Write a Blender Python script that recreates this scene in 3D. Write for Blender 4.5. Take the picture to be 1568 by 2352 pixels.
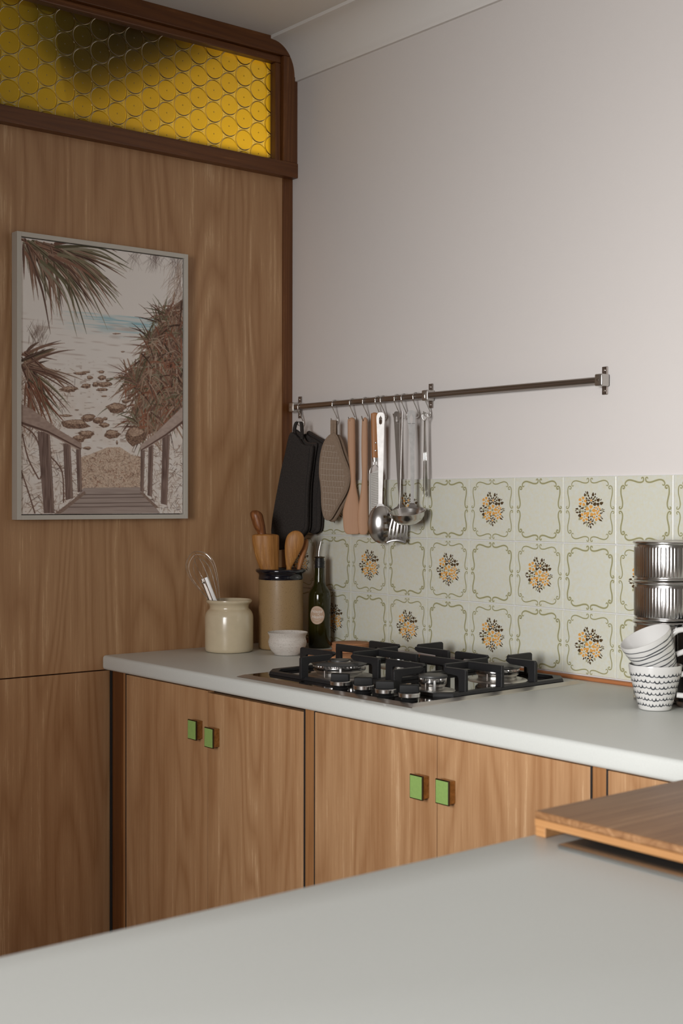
import bpy, bmesh, math, random
import numpy as np
from mathutils import Vector, Matrix

# ------------------------------------------------------------------ scene reset
for o in list(bpy.data.objects):
    bpy.data.objects.remove(o)
SC = bpy.context.scene
COL = SC.collection
random.seed(7)
PI = math.pi

# ------------------------------------------------------------------ camera
cam_d = bpy.data.cameras.new('camera')
cam = bpy.data.objects.new('camera', cam_d)
COL.objects.link(cam)
SC.camera = cam
YAW, PITCH, ROLL = 0.887285, -0.0078166, 0.00164
_d = Vector((-math.sin(YAW) * math.cos(PITCH), math.cos(YAW) * math.cos(PITCH), math.sin(PITCH)))
_r = Vector((math.cos(YAW), math.sin(YAW), 0))
_u = _r.cross(_d)
_r2 = _r * math.cos(ROLL) + _u * math.sin(ROLL)
_u2 = -_r * math.sin(ROLL) + _u * math.cos(ROLL)
CAMLOC = Vector((3.0816, -2.32147, 1.29889))
cam.matrix_world = Matrix(((_r2.x, _u2.x, -_d.x, CAMLOC.x), (_r2.y, _u2.y, -_d.y, CAMLOC.y), (_r2.z, _u2.z, -_d.z, CAMLOC.z), (0, 0, 0, 1)))
cam_d.sensor_fit = 'VERTICAL'
cam_d.sensor_height = 36.0
cam_d.sensor_width = 24.0
cam_d.lens = 3074.69 / 2352 * 36
cam_d.clip_start = 0.02
cam_d.dof.use_dof = True
cam_d.dof.focus_distance = 3.2
cam_d.dof.aperture_fstop = 7.0

# ------------------------------------------------------------------ world, lights, exposure
W = bpy.data.worlds.new('world')
SC.world = W
W.use_nodes = True
W.node_tree.nodes['Background'].inputs[0].default_value = (0.80, 0.88, 1.0, 1)
W.node_tree.nodes['Background'].inputs[1].default_value = 0.11


def area(name, loc, target, sx, sy, power, color, spread=180):
    l = bpy.data.lights.new(name, 'AREA')
    l.shape = 'RECTANGLE'
    l.size, l.size_y, l.energy, l.color = sx, sy, power, color
    l.spread = math.radians(spread)
    o = bpy.data.objects.new(name, l)
    COL.objects.link(o)
    o.location = loc
    o.rotation_euler = (Vector(target) - Vector(loc)).to_track_quat('-Z', 'Y').to_euler()
    return o


# daylight coming in through the window in the rear wall (window_2)
LX, LY, LZ = 2.66, -3.80, 1.58
area('window_daylight', (LX, LY, LZ), (LX - 0.235 * 4, LY + 0.96 * 4, LZ - 0.115 * 4), 1.2, 1.2, 22.2, (1.0, 0.99, 0.985), 66)
# daylight of the next room, behind the amber transom (window_1)
area('hall_daylight', (-0.50, -0.02, 1.98), (0.0, -0.15, 2.33), 0.30, 0.30, 9, (1.0, 0.95, 0.85))

SC.view_settings.view_transform = 'Standard'
SC.view_settings.look = 'None'
SC.view_settings.exposure = 0.0
SC.view_settings.gamma = 1.0
SC.view_settings.use_curve_mapping = False
SC.cycles.max_bounces = 8
SC.cycles.adaptive_threshold = 0.02
SC.cycles.transmission_bounces = 6
SC.cycles.caustics_reflective = False
SC.cycles.caustics_refractive = False


# ------------------------------------------------------------------ material helpers
def new_mat(name):
    m = bpy.data.materials.new(name)
    m.use_nodes = True
    return m, m.node_tree, m.node_tree.nodes['Principled BSDF']


def plain(name, col, rough=0.5, metal=0.0, coat=0.0, spec=0.5, bump=0, bump_scale=200, mottle=0, mscale=40, **kw):
    m, nt, b = new_mat(name)
    b.inputs['Base Color'].default_value = (*col, 1)
    b.inputs['Roughness'].default_value = rough
    b.inputs['Metallic'].default_value = metal
    b.inputs['Coat Weight'].default_value = coat
    b.inputs['Coat Roughness'].default_value = 0.08
    b.inputs['Specular IOR Level'].default_value = spec
    for k, v in kw.items():
        b.inputs[k.replace('_', ' ')].default_value = v
    if bump or mottle:
        tc = nt.nodes.new('ShaderNodeTexCoord')
        n = nt.nodes.new('ShaderNodeTexNoise')
        n.inputs['Scale'].default_value = bump_scale if bump else mscale
        n.inputs['Detail'].default_value = 4
        nt.links.new(tc.outputs['Object'], n.inputs['Vector'])
        if bump:
            bp = nt.nodes.new('ShaderNodeBump')
            bp.inputs['Strength'].default_value = bump
            bp.inputs['Distance'].default_value = 0.001
            nt.links.new(n.outputs['Fac'], bp.inputs['Height'])
            nt.links.new(bp.outputs[0], b.inputs['Normal'])
        if mottle:
            n2 = nt.nodes.new('ShaderNodeTexNoise')
            n2.inputs['Scale'].default_value = mscale
            n2.inputs['Detail'].default_value = 4
            nt.links.new(tc.outputs['Object'], n2.inputs['Vector'])
            cr = nt.nodes.new('ShaderNodeValToRGB')
            cr.color_ramp.elements[0].position = 0.3
            cr.color_ramp.elements[1].position = 0.7
            cr.color_ramp.elements[0].color = (*[max(0, c * (1 - mottle)) for c in col], 1)
            cr.color_ramp.elements[1].color = (*[min(1, c * (1 + mottle)) for c in col], 1)
            nt.links.new(n2.outputs['Fac'], cr.inputs[0])
            nt.links.new(cr.outputs[0], b.inputs['Base Color'])
    return m


def speckle(name, col, dots, scale=260, thr=0.68, rough=0.4, coat=0.2):
    m, nt, b = new_mat(name)
    tc = nt.nodes.new('ShaderNodeTexCoord')
    n = nt.nodes.new('ShaderNodeTexNoise')
    n.inputs['Scale'].default_value = scale
    n.inputs['Detail'].default_value = 1
    nt.links.new(tc.outputs['Object'], n.inputs['Vector'])
    cr = nt.nodes.new('ShaderNodeValToRGB')
    cr.color_ramp.elements[0].position = thr
    cr.color_ramp.elements[1].position = thr + 0.06
    cr.color_ramp.elements[0].color = (*col, 1)
    cr.color_ramp.elements[1].color = (*dots, 1)
    nt.links.new(n.outputs['Fac'], cr.inputs[0])
    nt.links.new(cr.outputs[0], b.inputs['Base Color'])
    b.inputs['Roughness'].default_value = rough
    b.inputs['Coat Weight'].default_value = coat
    b.inputs['Coat Roughness'].default_value = 0.1
    return m


def wood(name, dark, mid, light, grain='Z', bands=9.0, ring=1.0, fine=260.0, rough=0.45, along=0.5, coat=0.0, contrast=1.0):
    """veneer: contour lines of a stretched noise give cathedral arches, fine streaks run along the grain"""
    m, nt, b = new_mat(name)
    N, L = nt.nodes, nt.links
    tc = N.new('ShaderNodeTexCoord')

    def mapped(across, al):
        mp = N.new('ShaderNodeMapping')
        s = [across] * 3
        s['XYZ'.index(grain)] = al
        mp.inputs['Scale'].default_value = s
        L.new(tc.outputs['Object'], mp.inputs['Vector'])
        return mp.outputs[0]

    def noise(vec, detail, rough_=0.5, dist=0.0):
        n = N.new('ShaderNodeTexNoise')
        n.inputs['Scale'].default_value = 1.0
        n.inputs['Detail'].default_value = detail
        n.inputs['Roughness'].default_value = rough_
        n.inputs['Distortion'].default_value = dist
        L.new(vec, n.inputs['Vector'])
        return n.outputs['Fac']

    def math_(op, a, bb=None, c=None):
        n = N.new('ShaderNodeMath')
        n.operation = op
        for i, v in enumerate((a, bb, c)):
            if v is None:
                continue
            if isinstance(v, (int, float)):
                n.inputs[i].default_value = v
            else:
                L.new(v, n.inputs[i])
        return n.outputs[0]

    base = noise(mapped(bands, along), 1.5, 0.45, 0.25)
    rings = math_('SINE', math_('MULTIPLY', base, 95.0 * ring))
    rings = math_('MULTIPLY_ADD', rings, 0.5, 0.5)
    rings = math_('POWER', rings, 0.55)
    broad = noise(mapped(bands * 1.7, 0.12), 2, 0.6)
    streak = noise(mapped(fine * 2.2, 14.0), 3, 0.7)
    mids = noise(mapped(fine * 0.5, 1.6), 3, 0.65)
    # centred sum around 0.8
    f = math_('MULTIPLY_ADD', math_('SUBTRACT', rings, 0.62), 0.27 * contrast, 0.80)
    f = math_('MULTIPLY_ADD', math_('SUBTRACT', broad, 0.5), 0.60, f)
    f = math_('MULTIPLY_ADD', math_('SUBTRACT', streak, 0.5), 0.55 * contrast, f)
    f = math_('MULTIPLY_ADD', math_('SUBTRACT', mids, 0.5), 0.55 * contrast, f)
    cr = N.new('ShaderNodeValToRGB')
    e = cr.color_ramp.elements
    e[0].position, e[1].position = 0.55, 1.06
    e[0].color, e[1].color = (*dark, 1), (*light, 1)
    mm = e.new(0.80)
    mm.color = (*mid, 1)
    sub = math_('MULTIPLY', f, 1.0)
    L.new(sub, cr.inputs[0])
    e[1].position = 1.04
    L.new(cr.outputs[0], b.inputs['Base Color'])
    b.inputs['Roughness'].default_value = rough
    b.inputs['Coat Weight'].default_value = coat
    b.inputs['Coat Roughness'].default_value = 0.15
    bp = N.new('ShaderNodeBump')
    bp.inputs['Strength'].default_value = 0.12
    bp.inputs['Distance'].default_value = 0.0006
    L.new(streak, bp.inputs['Height'])
    L.new(bp.outputs[0], b.inputs['Normal'])
    return m


def brushed(name, col, rough=0.22, aniso=0.0):
    return plain(name, col, rough=rough, metal=1.0)


M = {}
M['wall'] = plain('painted_plaster', (0.715, 0.675, 0.65), 0.75, bump=0.25, bump_scale=160, spec=0.25)
M['ceiling'] = plain('ceiling_paint', (0.80, 0.775, 0.745), 0.8, spec=0.2, bump=0.15, bump_scale=120)
M['far_wall'] = plain('warm_grey_paint', (0.80, 0.785, 0.76), 0.8, spec=0.2)
M['floor'] = plain('pale_vinyl_floor', (0.70, 0.66, 0.60), 0.5, mottle=0.05, mscale=30)
M['veneer'] = wood('oak_veneer', (0.375, 0.190, 0.084), (0.525, 0.305, 0.155), (0.63, 0.400, 0.225), bands=7, ring=0.7, along=0.95, contrast=1.0)
M['edge_oak'] = wood('oak_edging', (0.30, 0.135, 0.05), (0.39, 0.19, 0.075), (0.46, 0.24, 0.105), bands=14)
M['mahogany'] = wood('stained_mahogany', (0.105, 0.034, 0.009), (0.165, 0.058, 0.015), (0.22, 0.085, 0.025), grain='Y', bands=12, rough=0.38)
M['mahogany_v'] = wood('stained_mahogany_upright', (0.110, 0.036, 0.009), (0.175, 0.062, 0.016), (0.23, 0.09, 0.027), grain='Z', bands=12, rough=0.38)
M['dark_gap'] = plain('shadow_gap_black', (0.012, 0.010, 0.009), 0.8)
M['laminate'] = plain('white_laminate', (0.680, 0.700, 0.668), 0.42, mottle=0.02, mscale=300, bump=0.05, bump_scale=500)
M['steel'] = plain('polished_steel', (0.66, 0.645, 0.63), 0.20, 1.0)
M['steel_tool'] = plain('brushed_tool_steel', (0.46, 0.445, 0.43), 0.33, 1.0, mottle=0.10, mscale=60)
M['steel_soft'] = plain('satin_steel', (0.56, 0.54, 0.51), 0.34, 1.0)
M['steel_dark'] = plain('dark_satin_steel', (0.36, 0.32, 0.29), 0.36, 1.0)
M['chrome'] = plain('bright_chrome', (0.75, 0.74, 0.72), 0.09, 1.0)
M['iron'] = plain('cast_iron_enamel', (0.016, 0.016, 0.017), 0.42, bump=0.35, bump_scale=900, spec=0.4)
M['black_glass'] = plain('black_hob_glass', (0.012, 0.010, 0.009), 0.05, coat=0.3)
M['black_plastic'] = plain('black_plastic', (0.012, 0.012, 0.012), 0.35)
M['knob_black'] = plain('matt_black_knob', (0.010, 0.010, 0.010), 0.55, spec=0.2)
M['burner_cap'] = plain('grey_enamel_cap', (0.06, 0.06, 0.058), 0.4)
M['cream'] = plain('cream_stoneware', (0.64, 0.54, 0.375), 0.22, coat=0.5, mottle=0.03, mscale=60)
M['crock'] = speckle('tan_stoneware', (0.335, 0.215, 0.10), (0.20, 0.12, 0.05), 420, 0.64, 0.5, 0.05)
M['navy'] = plain('navy_glaze', (0.003, 0.0035, 0.009), 0.12, coat=0.6)
M['bowl'] = speckle('speckled_white_clay', (0.62, 0.57, 0.52), (0.26, 0.19, 0.15), 620, 0.64, 0.6, 0.0)
M['cork'] = speckle('cork', (0.50, 0.24, 0.115), (0.33, 0.14, 0.06), 600, 0.55, 0.85, 0.0)
M['felt'] = plain('charcoal_cotton', (0.043, 0.037, 0.034), 0.95, bump=0.6, bump_scale=700, mottle=0.25, mscale=300, spec=0.1)
M['felt_trim'] = plain('charcoal_binding', (0.060, 0.045, 0.038), 0.95, bump=0.4, bump_scale=900, spec=0.1)
M['linen'] = plain('taupe_linen', (0.275, 0.20, 0.145), 0.95, bump=0.5, bump_scale=900, mottle=0.08, mscale=200, spec=0.1)
M['linen_dark'] = plain('taupe_linen_binding', (0.21, 0.145, 0.10), 0.95, spec=0.1)
M['thread'] = plain('pale_thread', (0.48, 0.41, 0.34), 0.9)
M['beech'] = wood('beech', (0.46, 0.245, 0.14), (0.54, 0.315, 0.19), (0.60, 0.36, 0.23), bands=30, fine=500, rough=0.65, contrast=0.5)
M['oiled'] = wood('oiled_olive_wood', (0.33, 0.135, 0.030), (0.445, 0.200, 0.050), (0.52, 0.255, 0.078), bands=42, ring=0.6, fine=420, rough=0.5, along=5, contrast=1.2)
M['oiled_dark'] = wood('dark_olive_wood', (0.13, 0.04, 0.01), (0.26, 0.09, 0.024), (0.36, 0.135, 0.04), bands=38, ring=0.8, fine=420, rough=0.4, along=6)
M['handle_wood'] = wood('orange_beech', (0.36, 0.14, 0.045), (0.46, 0.20, 0.07), (0.53, 0.25, 0.095), bands=40, fine=500, rough=0.5)
M['board'] = wood('bamboo_board', (0.20, 0.092, 0.037), (0.30, 0.155, 0.068), (0.40, 0.225, 0.11), grain='Y', bands=22, rough=0.45)
M['board_edge'] = wood('bamboo_edge', (0.36, 0.17, 0.06), (0.45, 0.23, 0.09), (0.54, 0.31, 0.14), grain='X', bands=40, rough=0.45)
M['strip'] = wood('tile_base_strip', (0.36, 0.13, 0.045), (0.44, 0.17, 0.065), (0.50, 0.21, 0.085), grain='X', bands=30)
M['brass'] = plain('aged_brass', (0.42, 0.26, 0.11), 0.34, 1.0, mottle=0.25, mscale=150)
M['bronze'] = plain('bronze_rim', (0.12, 0.09, 0.055), 0.4, 1.0)
M['green'] = plain('green_enamel', (0.275, 0.43, 0.125), 0.4, mottle=0.05, mscale=200)
M['frame_white'] = plain('off_white_frame', (0.60, 0.565, 0.505), 0.5)
M['white_glaze'] = plain('white_porcelain', (0.66, 0.65, 0.63), 0.18, coat=0.4)
M['ink'] = plain('charcoal_glaze_line', (0.035, 0.04, 0.05), 0.3)
M['grout'] = plain('white_grout', (0.70, 0.69, 0.70), 0.9, bump=0.5, bump_scale=500)
M['olive'] = plain('olive_print', (0.415, 0.405, 0.235), 0.3)
M['olive_dark'] = plain('olive_line_print', (0.20, 0.165, 0.07), 0.3)
M['orange'] = plain('orange_print', (0.72, 0.36, 0.085), 0.3)
M['brown'] = plain('brown_print', (0.085, 0.052, 0.022), 0.3)
M['sage'] = plain('sage_print', (0.36, 0.34, 0.205), 0.3)
M['label'] = plain('kraft_label', (0.50, 0.34, 0.235), 0.7)
M['label_ink'] = plain('white_ink', (0.78, 0.74, 0.70), 0.7)
M['blocker_dark'] = plain('blocker_black', (0.02, 0.012, 0.006), 0.9)  # colour of the added light blocker behind the transom


def glaze():
    m, nt, b = new_mat('cream_green_glaze')
    N, L = nt.nodes, nt.links
    tc = N.new('ShaderNodeTexCoord')
    oi = N.new('ShaderNodeObjectInfo')
    add = N.new('ShaderNodeVectorMath')
    add.operation = 'ADD'
    L.new(tc.outputs['Object'], add.inputs[0])
    L.new(oi.outputs['Random'], add.inputs[1])
    n = N.new('ShaderNodeTexNoise')
    n.inputs['Scale'].default_value = 120
    n.inputs['Detail'].default_value = 6
    n.inputs['Roughness'].default_value = 0.7
    L.new(add.outputs[0], n.inputs['Vector'])
    cr = N.new('ShaderNodeValToRGB')
    e = cr.color_ramp.elements
    e[0].position, e[1].position = 0.36, 0.66
    e[0].color = (0.665, 0.68, 0.625, 1)
    e[1].color = (0.665, 0.645, 0.505, 1)
    L.new(n.outputs['Fac'], cr.inputs[0])
    L.new(cr.outputs[0], b.inputs['Base Color'])
    b.inputs['Roughness'].default_value = 0.28
    b.inputs['Coat Weight'].default_value = 0.25
    b.inputs['Coat Roughness'].default_value = 0.12
    return m


M['glaze'] = glaze()


def amber(name, col, deep):
    """pressed amber glass: scatters the light that falls on its back, with a glossy face"""
    m, nt, b = new_mat(name)
    N, L = nt.nodes, nt.links
    N.remove(b)
    out = N['Material Output']
    tr = N.new('ShaderNodeBsdfTranslucent')
    tr.inputs[0].default_value = (*col, 1)
    tp = N.new('ShaderNodeBsdfRefraction')
    tp.inputs[0].default_value = (*deep, 1)
    tp.inputs['IOR'].default_value = 1.12
    tp.inputs['Roughness'].default_value = 0.12
    df = N.new('ShaderNodeBsdfDiffuse')
    df.inputs[0].default_value = (*[c * 0.25 for c in deep], 1)
    gl = N.new('ShaderNodeBsdfGlossy')
    gl.inputs['Roughness'].default_value = 0.12
    gl.inputs[0].default_value = (0.9, 0.85, 0.7, 1)
    m1 = N.new('ShaderNodeMixShader')
    m1.inputs[0].default_value = 0.45
    m2 = N.new('ShaderNodeMixShader')
    m2.inputs[0].default_value = 0.08
    m3 = N.new('ShaderNodeMixShader')
    fr = N.new('ShaderNodeFresnel')
    fr.inputs[0].default_value = 1.4
    L.new(fr.outputs[0], m3.inputs[0])
    L.new(tr.outputs[0], m1.inputs[1])
    L.new(tp.outputs[0], m1.inputs[2])
    L.new(m1.outputs[0], m2.inputs[1])
    L.new(df.outputs[0], m2.inputs[2])
    L.new(m2.outputs[0], m3.inputs[1])
    L.new(gl.outputs[0], m3.inputs[2])
    L.new(m3.outputs[0], out.inputs[0])
    return m


M['amber'] = amber('amber_roundel_glass', (0.66, 0.365, 0.012), (0.72, 0.42, 0.02))
M['amber_web'] = amber('amber_web_glass', (0.74, 0.45, 0.05), (0.80, 0.50, 0.07))


def bottle_glass():
    m, nt, b = new_mat('dark_green_glass')
    b.inputs['Base Color'].default_value = (0.036, 0.032, 0.005, 1)
    b.inputs['Roughness'].default_value = 0.05
    b.inputs['Transmission Weight'].default_value = 0.45
    b.inputs['IOR'].default_value = 1.5
    return m


M['bottle'] = bottle_glass()


# ------------------------------------------------------------------ object helpers
def base_matrix(loc, rotz):
    return Matrix.Translation(Vector(loc)) @ Matrix.Rotation(rotz, 4, 'Z')


BASE = {}


def thing(name, label, cat, loc=(0, 0, 0), rotz=0.0, group=None):
    o = bpy.data.objects.new(name, None)
    o.empty_display_size = 0.03
    COL.objects.link(o)
    o.location = loc
    o.rotation_euler = (0, 0, rotz)
    o['label'] = label
    o['category'] = cat
    if group:
        o['group'] = group
    BASE[o] = base_matrix(loc, rotz)
    return o


def tag(o, label, cat, group=None):
    o['label'] = label
    o['category'] = cat
    if group:
        o['group'] = group
    return o


def struct(o, label=None):
    o['kind'] = 'structure'
    if label:
        o['label'] = label
    return o


def link(name, me, parent=None, world=False, loc=None):
    o = bpy.data.objects.new(name, me)
    COL.objects.link(o)
    if parent is not None:
        o.parent = parent
        if world and parent in BASE:
            o.matrix_parent_inverse = BASE[parent].inverted()
    if loc is not None:
        o.location = loc
    return o


def smooth_mesh(me, on=True):
    if on:
        me.polygons.foreach_set('use_smooth', [True] * len(me.polygons))


def mk(name, verts, faces, mat, parent=None, world=False, smooth=False, loc=None, mids=None, recalc=True):
    me = bpy.data.meshes.new(name)
    me.from_pydata([tuple(v) for v in verts], [], faces)
    for mm in (mat if isinstance(mat, (list, tuple)) else [mat]):
        me.materials.append(M[mm])
    if mids is not None:
        me.polygons.foreach_set('material_index', mids)
    if recalc:
        bm = bmesh.new()
        bm.from_mesh(me)
        bmesh.ops.recalc_face_normals(bm, faces=bm.faces)
        bm.to_mesh(me)
        bm.free()
    smooth_mesh(me, smooth)
    me.update()
    return link(name, me, parent, world, loc)


def auto_smooth(o, deg=40):
    """split sharp edges so lathed and bevelled shapes keep their creases"""
    md = o.modifiers.new('edges', 'EDGE_SPLIT')
    md.split_angle = math.radians(deg)
    return o


def bevel(o, w, seg=2, deg=40):
    md = o.modifiers.new('bevel', 'BEVEL')
    md.width = w
    md.segments = seg
    md.limit_method = 'ANGLE'
    md.angle_limit = math.radians(deg)
    return o


BOXF = [(0, 3, 2, 1), (4, 5, 6, 7), (0, 1, 5, 4), (1, 2, 6, 5), (2, 3, 7, 6), (3, 0, 4, 7)]


def box(name, x0, x1, y0, y1, z0, z1, mat, parent=None, world=True, bev=0, seg=2, smooth=False):
    v = [(x0, y0, z0), (x1, y0, z0), (x1, y1, z0), (x0, y1, z0), (x0, y0, z1), (x1, y0, z1), (x1, y1, z1), (x0, y1, z1)]
    o = mk(name, v, BOXF, mat, parent, world, recalc=False)
    if bev:
        bevel(o, bev, seg)
        if seg > 2:
            smooth_mesh(o.data)
            auto_smooth(o, 60)
    return o


def lathe_data(profile, seg=48, cx=0, cy=0, z0=0, rmod=None):
    """profile: list of (r, z); returns verts, faces; r=0 ends become poles"""
    V, F, rings = [], [], []
    for r, z in profile:
        if r < 1e-6:
            rings.append([len(V)])
            V.append((cx, cy, z0 + z))
        else:
            ids = []
            for i in range(seg):
                a = 2 * PI * i / seg
                rr = r if rmod is None else rmod(r, z, a)
                ids.append(len(V))
                V.append((cx + rr * math.cos(a), cy + rr * math.sin(a), z0 + z))
            rings.append(ids)
    for A, B in zip(rings[:-1], rings[1:]):
        if len(A) == 1 and len(B) == 1:
            continue
        for i in range(seg):
            j = (i + 1) % seg
            if len(A) == 1:
                F.append((A[0], B[i], B[j]))
            elif len(B) == 1:
                F.append((A[i], B[0], A[j]))
            else:
                F.append((A[i], A[j], B[j], B[i]))
    return V, F


def lathe(name, profile, mat, parent=None, seg=48, sharp=45, world=False, cx=0, cy=0, z0=0, rmod=None, loc=None):
    V, F = lathe_data(profile, seg, cx, cy, z0, rmod)
    o = mk(name, V, F, mat, parent, world, smooth=True, loc=loc)
    if sharp:
        auto_smooth(o, sharp)
    return o


def frame_at(t):
    t = t.normalized()
    up = Vector((0, 0, 1)) if abs(t.z) < 0.9 else Vector((1, 0, 0))
    a = t.cross(up).normalized()
    return a, t.cross(a).normalized()


def tube_data(pts, rad, seg=8, closed=False, caps=True):
    pts = [Vector(p) for p in pts]
    n = len(pts)
    R = rad if isinstance(rad, (list, tuple)) else [rad] * n
    V, F = [], []
    a = None
    for i, p in enumerate(pts):
        if closed:
            t = pts[(i + 1) % n] - pts[i - 1]
        else:
            t = pts[min(i + 1, n - 1)] - pts[max(i - 1, 0)]
        t.normalize()
        if a is None:
            a, b = frame_at(t)
        else:
            a = (a - t * a.dot(t)).normalized()
            b = t.cross(a)
        for k in range(seg):
            ang = 2 * PI * k / seg
            V.append(p + (a * math.cos(ang) + b * math.sin(ang)) * R[i])
    for i in range(n if closed else n - 1):
        j = (i + 1) % n
        for k in range(seg):
            l = (k + 1) % seg
            F.append((i * seg + k, i * seg + l, j * seg + l, j * seg + k))
    if not closed and caps:
        F.append(tuple(range(seg))[::-1])
        F.append(tuple(range((n - 1) * seg, n * seg)))
    return V, F


def merge(parts):
    V, F = [], []
    for v, f in parts:
        o = len(V)
        V += list(v)
        F += [tuple(i + o for i in q) for q in f]
    return V, F


def tube(name, pts, rad, mat, parent=None, seg=8, closed=False, world=False):
    V, F = tube_data(pts, rad, seg, closed)
    return auto_smooth(mk(name, V, F, mat, parent, world, smooth=True), 50)


def catmull(pts, n=6, closed=False):
    pts = [np.array(p, float) for p in pts]
    out = []
    m = len(pts)
    for i in range(m if closed else m - 1):
        p0 = pts[(i - 1) % m] if (closed or i > 0) else pts[0]
        p1, p2 = pts[i], pts[(i + 1) % m]
        p3 = pts[(i + 2) % m] if (closed or i + 2 < m) else pts[-1]
        for k in range(n):
            t = k / n
            out.append(0.5 * ((2 * p1) + (-p0 + p2) * t + (2 * p0 - 5 * p1 + 4 * p2 - p3) * t * t + (-p0 + 3 * p1 - 3 * p2 + p3) * t ** 3))
    if not closed:
        out.append(pts[-1])
    return out


def loft_data(st, seg=20, power=2.0):
    """stations (z, cx, cy, rx, ry): superelliptic sections stacked along local z"""
    V, F = [], []
    for z, cx, cy, rx, ry in st:
        for k in range(seg):
            a = 2 * PI * k / seg
            c, s = math.cos(a), math.sin(a)
            V.append((cx + rx * math.copysign(abs(c) ** (2 / power), c), cy + ry * math.copysign(abs(s) ** (2 / power), s), z))
    n = len(st)
    for i in range(n - 1):
        for k in range(seg):
            l = (k + 1) % seg
            F.append((i * seg + k, i * seg + l, (i + 1) * seg + l, (i + 1) * seg + k))
    F.append(tuple(range(seg))[::-1])
    F.append(tuple(range((n - 1) * seg, n * seg)))
    return V, F


def loft(name, st, mat, parent=None, seg=20, power=2.0, sub=5, world=False, sharp=60):
    if sub:
        st = [tuple(p) for p in catmull(st, sub)]
        st = [(z, a, b, max(c, 1e-4), max(d, 1e-4)) for z, a, b, c, d in st]
    V, F = loft_data(st, seg, power)
    return auto_smooth(mk(name, V, F, mat, parent, world, smooth=True), sharp)


def slab(name, outline, y0, y1, mat, parent=None, bev=0.0, seg=3, world=False, plane='XZ'):
    """solid outline in local XZ, from y0 (front) to y1 (back), with rounded rims"""
    bm = bmesh.new()
    if plane == 'XZ':
        vs = [bm.verts.new((p[0], y1, p[1])) for p in outline]
    else:
        vs = [bm.verts.new((p[0], p[1], y0)) for p in outline]
    f = bm.faces.new(vs)
    r = bmesh.ops.extrude_face_region(bm, geom=[f])
    d = Vector((0, y0 - y1, 0)) if plane == 'XZ' else Vector((0, 0, y1 - y0))
    bmesh.ops.translate(bm, verts=[g for g in r['geom'] if isinstance(g, bmesh.types.BMVert)], vec=d)
    bmesh.ops.recalc_face_normals(bm, faces=bm.faces)
    if bev:
        rim = [e for e in bm.edges if len(e.link_faces) == 2 and any(len(x.verts) > 4 for x in e.link_faces)]
        bmesh.ops.bevel(bm, geom=rim, offset=bev, segments=seg, profile=0.5, affect='EDGES', clamp_overlap=True)
    me = bpy.data.meshes.new(name)
    bm.to_mesh(me)
    bm.free()
    me.materials.append(M[mat])
    smooth_mesh(me)
    return auto_smooth(link(name, me, parent, world), 50)


def strap_plate(name, st, thick, mat, parent=None, sub=4):
    """sheet-metal handle: stations (z, cx, half width, half hole, y); the hole opens where half hole > 0"""
    st = [tuple(p) for p in catmull(st, sub)]
    V, F = [], []
    for z, cx, w, g, y in st:
        g = max(g, 0.0)
        for yy in (y - thick / 2, y + thick / 2):
            V += [(cx - w, yy, z), (cx - g, yy, z), (cx + g, yy, z), (cx + w, yy, z)]
    for i in range(len(st) - 1):
        a, b = i * 8, (i + 1) * 8
        for s in (0, 4):
            F += [(a + s, a + s + 1, b + s + 1, b + s), (a + s + 2, a + s + 3, b + s + 3, b + s + 2)]
        F += [(a, a + 4, b + 4, b), (a + 3, a + 7, b + 7, b + 3)]
        if max(st[i][3], st[i + 1][3]) > 1e-5:
            F += [(a + 1, a + 5, b + 5, b + 1), (a + 2, a + 6, b + 6, b + 2)]
    e = (len(st) - 1) * 8
    F += [(0, 1, 5, 4), (2, 3, 7, 6), (e, e + 1, e + 5, e + 4), (e + 2, e + 3, e + 7, e + 6)]
    o = mk(name, V, F, mat, parent, smooth=True)
    return auto_smooth(o, 40)


def ribbon_data(pts, width, off=lambda p: p):
    """flat stroke through 2-D points (list of (x, y)); width number or list"""
    pts = [np.array(p, float) for p in pts]
    n = len(pts)
    Wd = width if isinstance(width, (list, tuple)) else [width] * n
    V, F = [], []
    for i, p in enumerate(pts):
        t = pts[min(i + 1, n - 1)] - pts[max(i - 1, 0)]
        L = math.hypot(*t) or 1
        nrm = np.array((-t[1], t[0])) / L
        V += [off(p + nrm * Wd[i] / 2), off(p - nrm * Wd[i] / 2)]
    for i in range(n - 1):
        F.append((2 * i, 2 * i + 1, 2 * i + 3, 2 * i + 2))
    return V, F


# =================================================================== THE SETTING
CEIL = 2.612
ROOM_X, ROOM_Y = 4.8, -3.92
struct(box('floor', -0.1, ROOM_X, ROOM_Y, 0.1, -0.05, 0.0, 'floor'))
struct(box('ceiling', -0.1, ROOM_X, ROOM_Y, 0.1, CEIL, CEIL + 0.05, 'ceiling'))
WALLY = 0.005
wall_back = thing('wall_back', 'off-white painted wall above the floral tiles', 'wall', (0, 0, 0))
del wall_back['category']
struct(wall_back)
box('plaster', 0, ROOM_X, WALLY, 0.1, 0, CEIL, 'wall', wall_back)
struct(box('wall_right', ROOM_X, ROOM_X + 0.1, ROOM_Y, 0.1, 0, CEIL, 'far_wall'))

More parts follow.
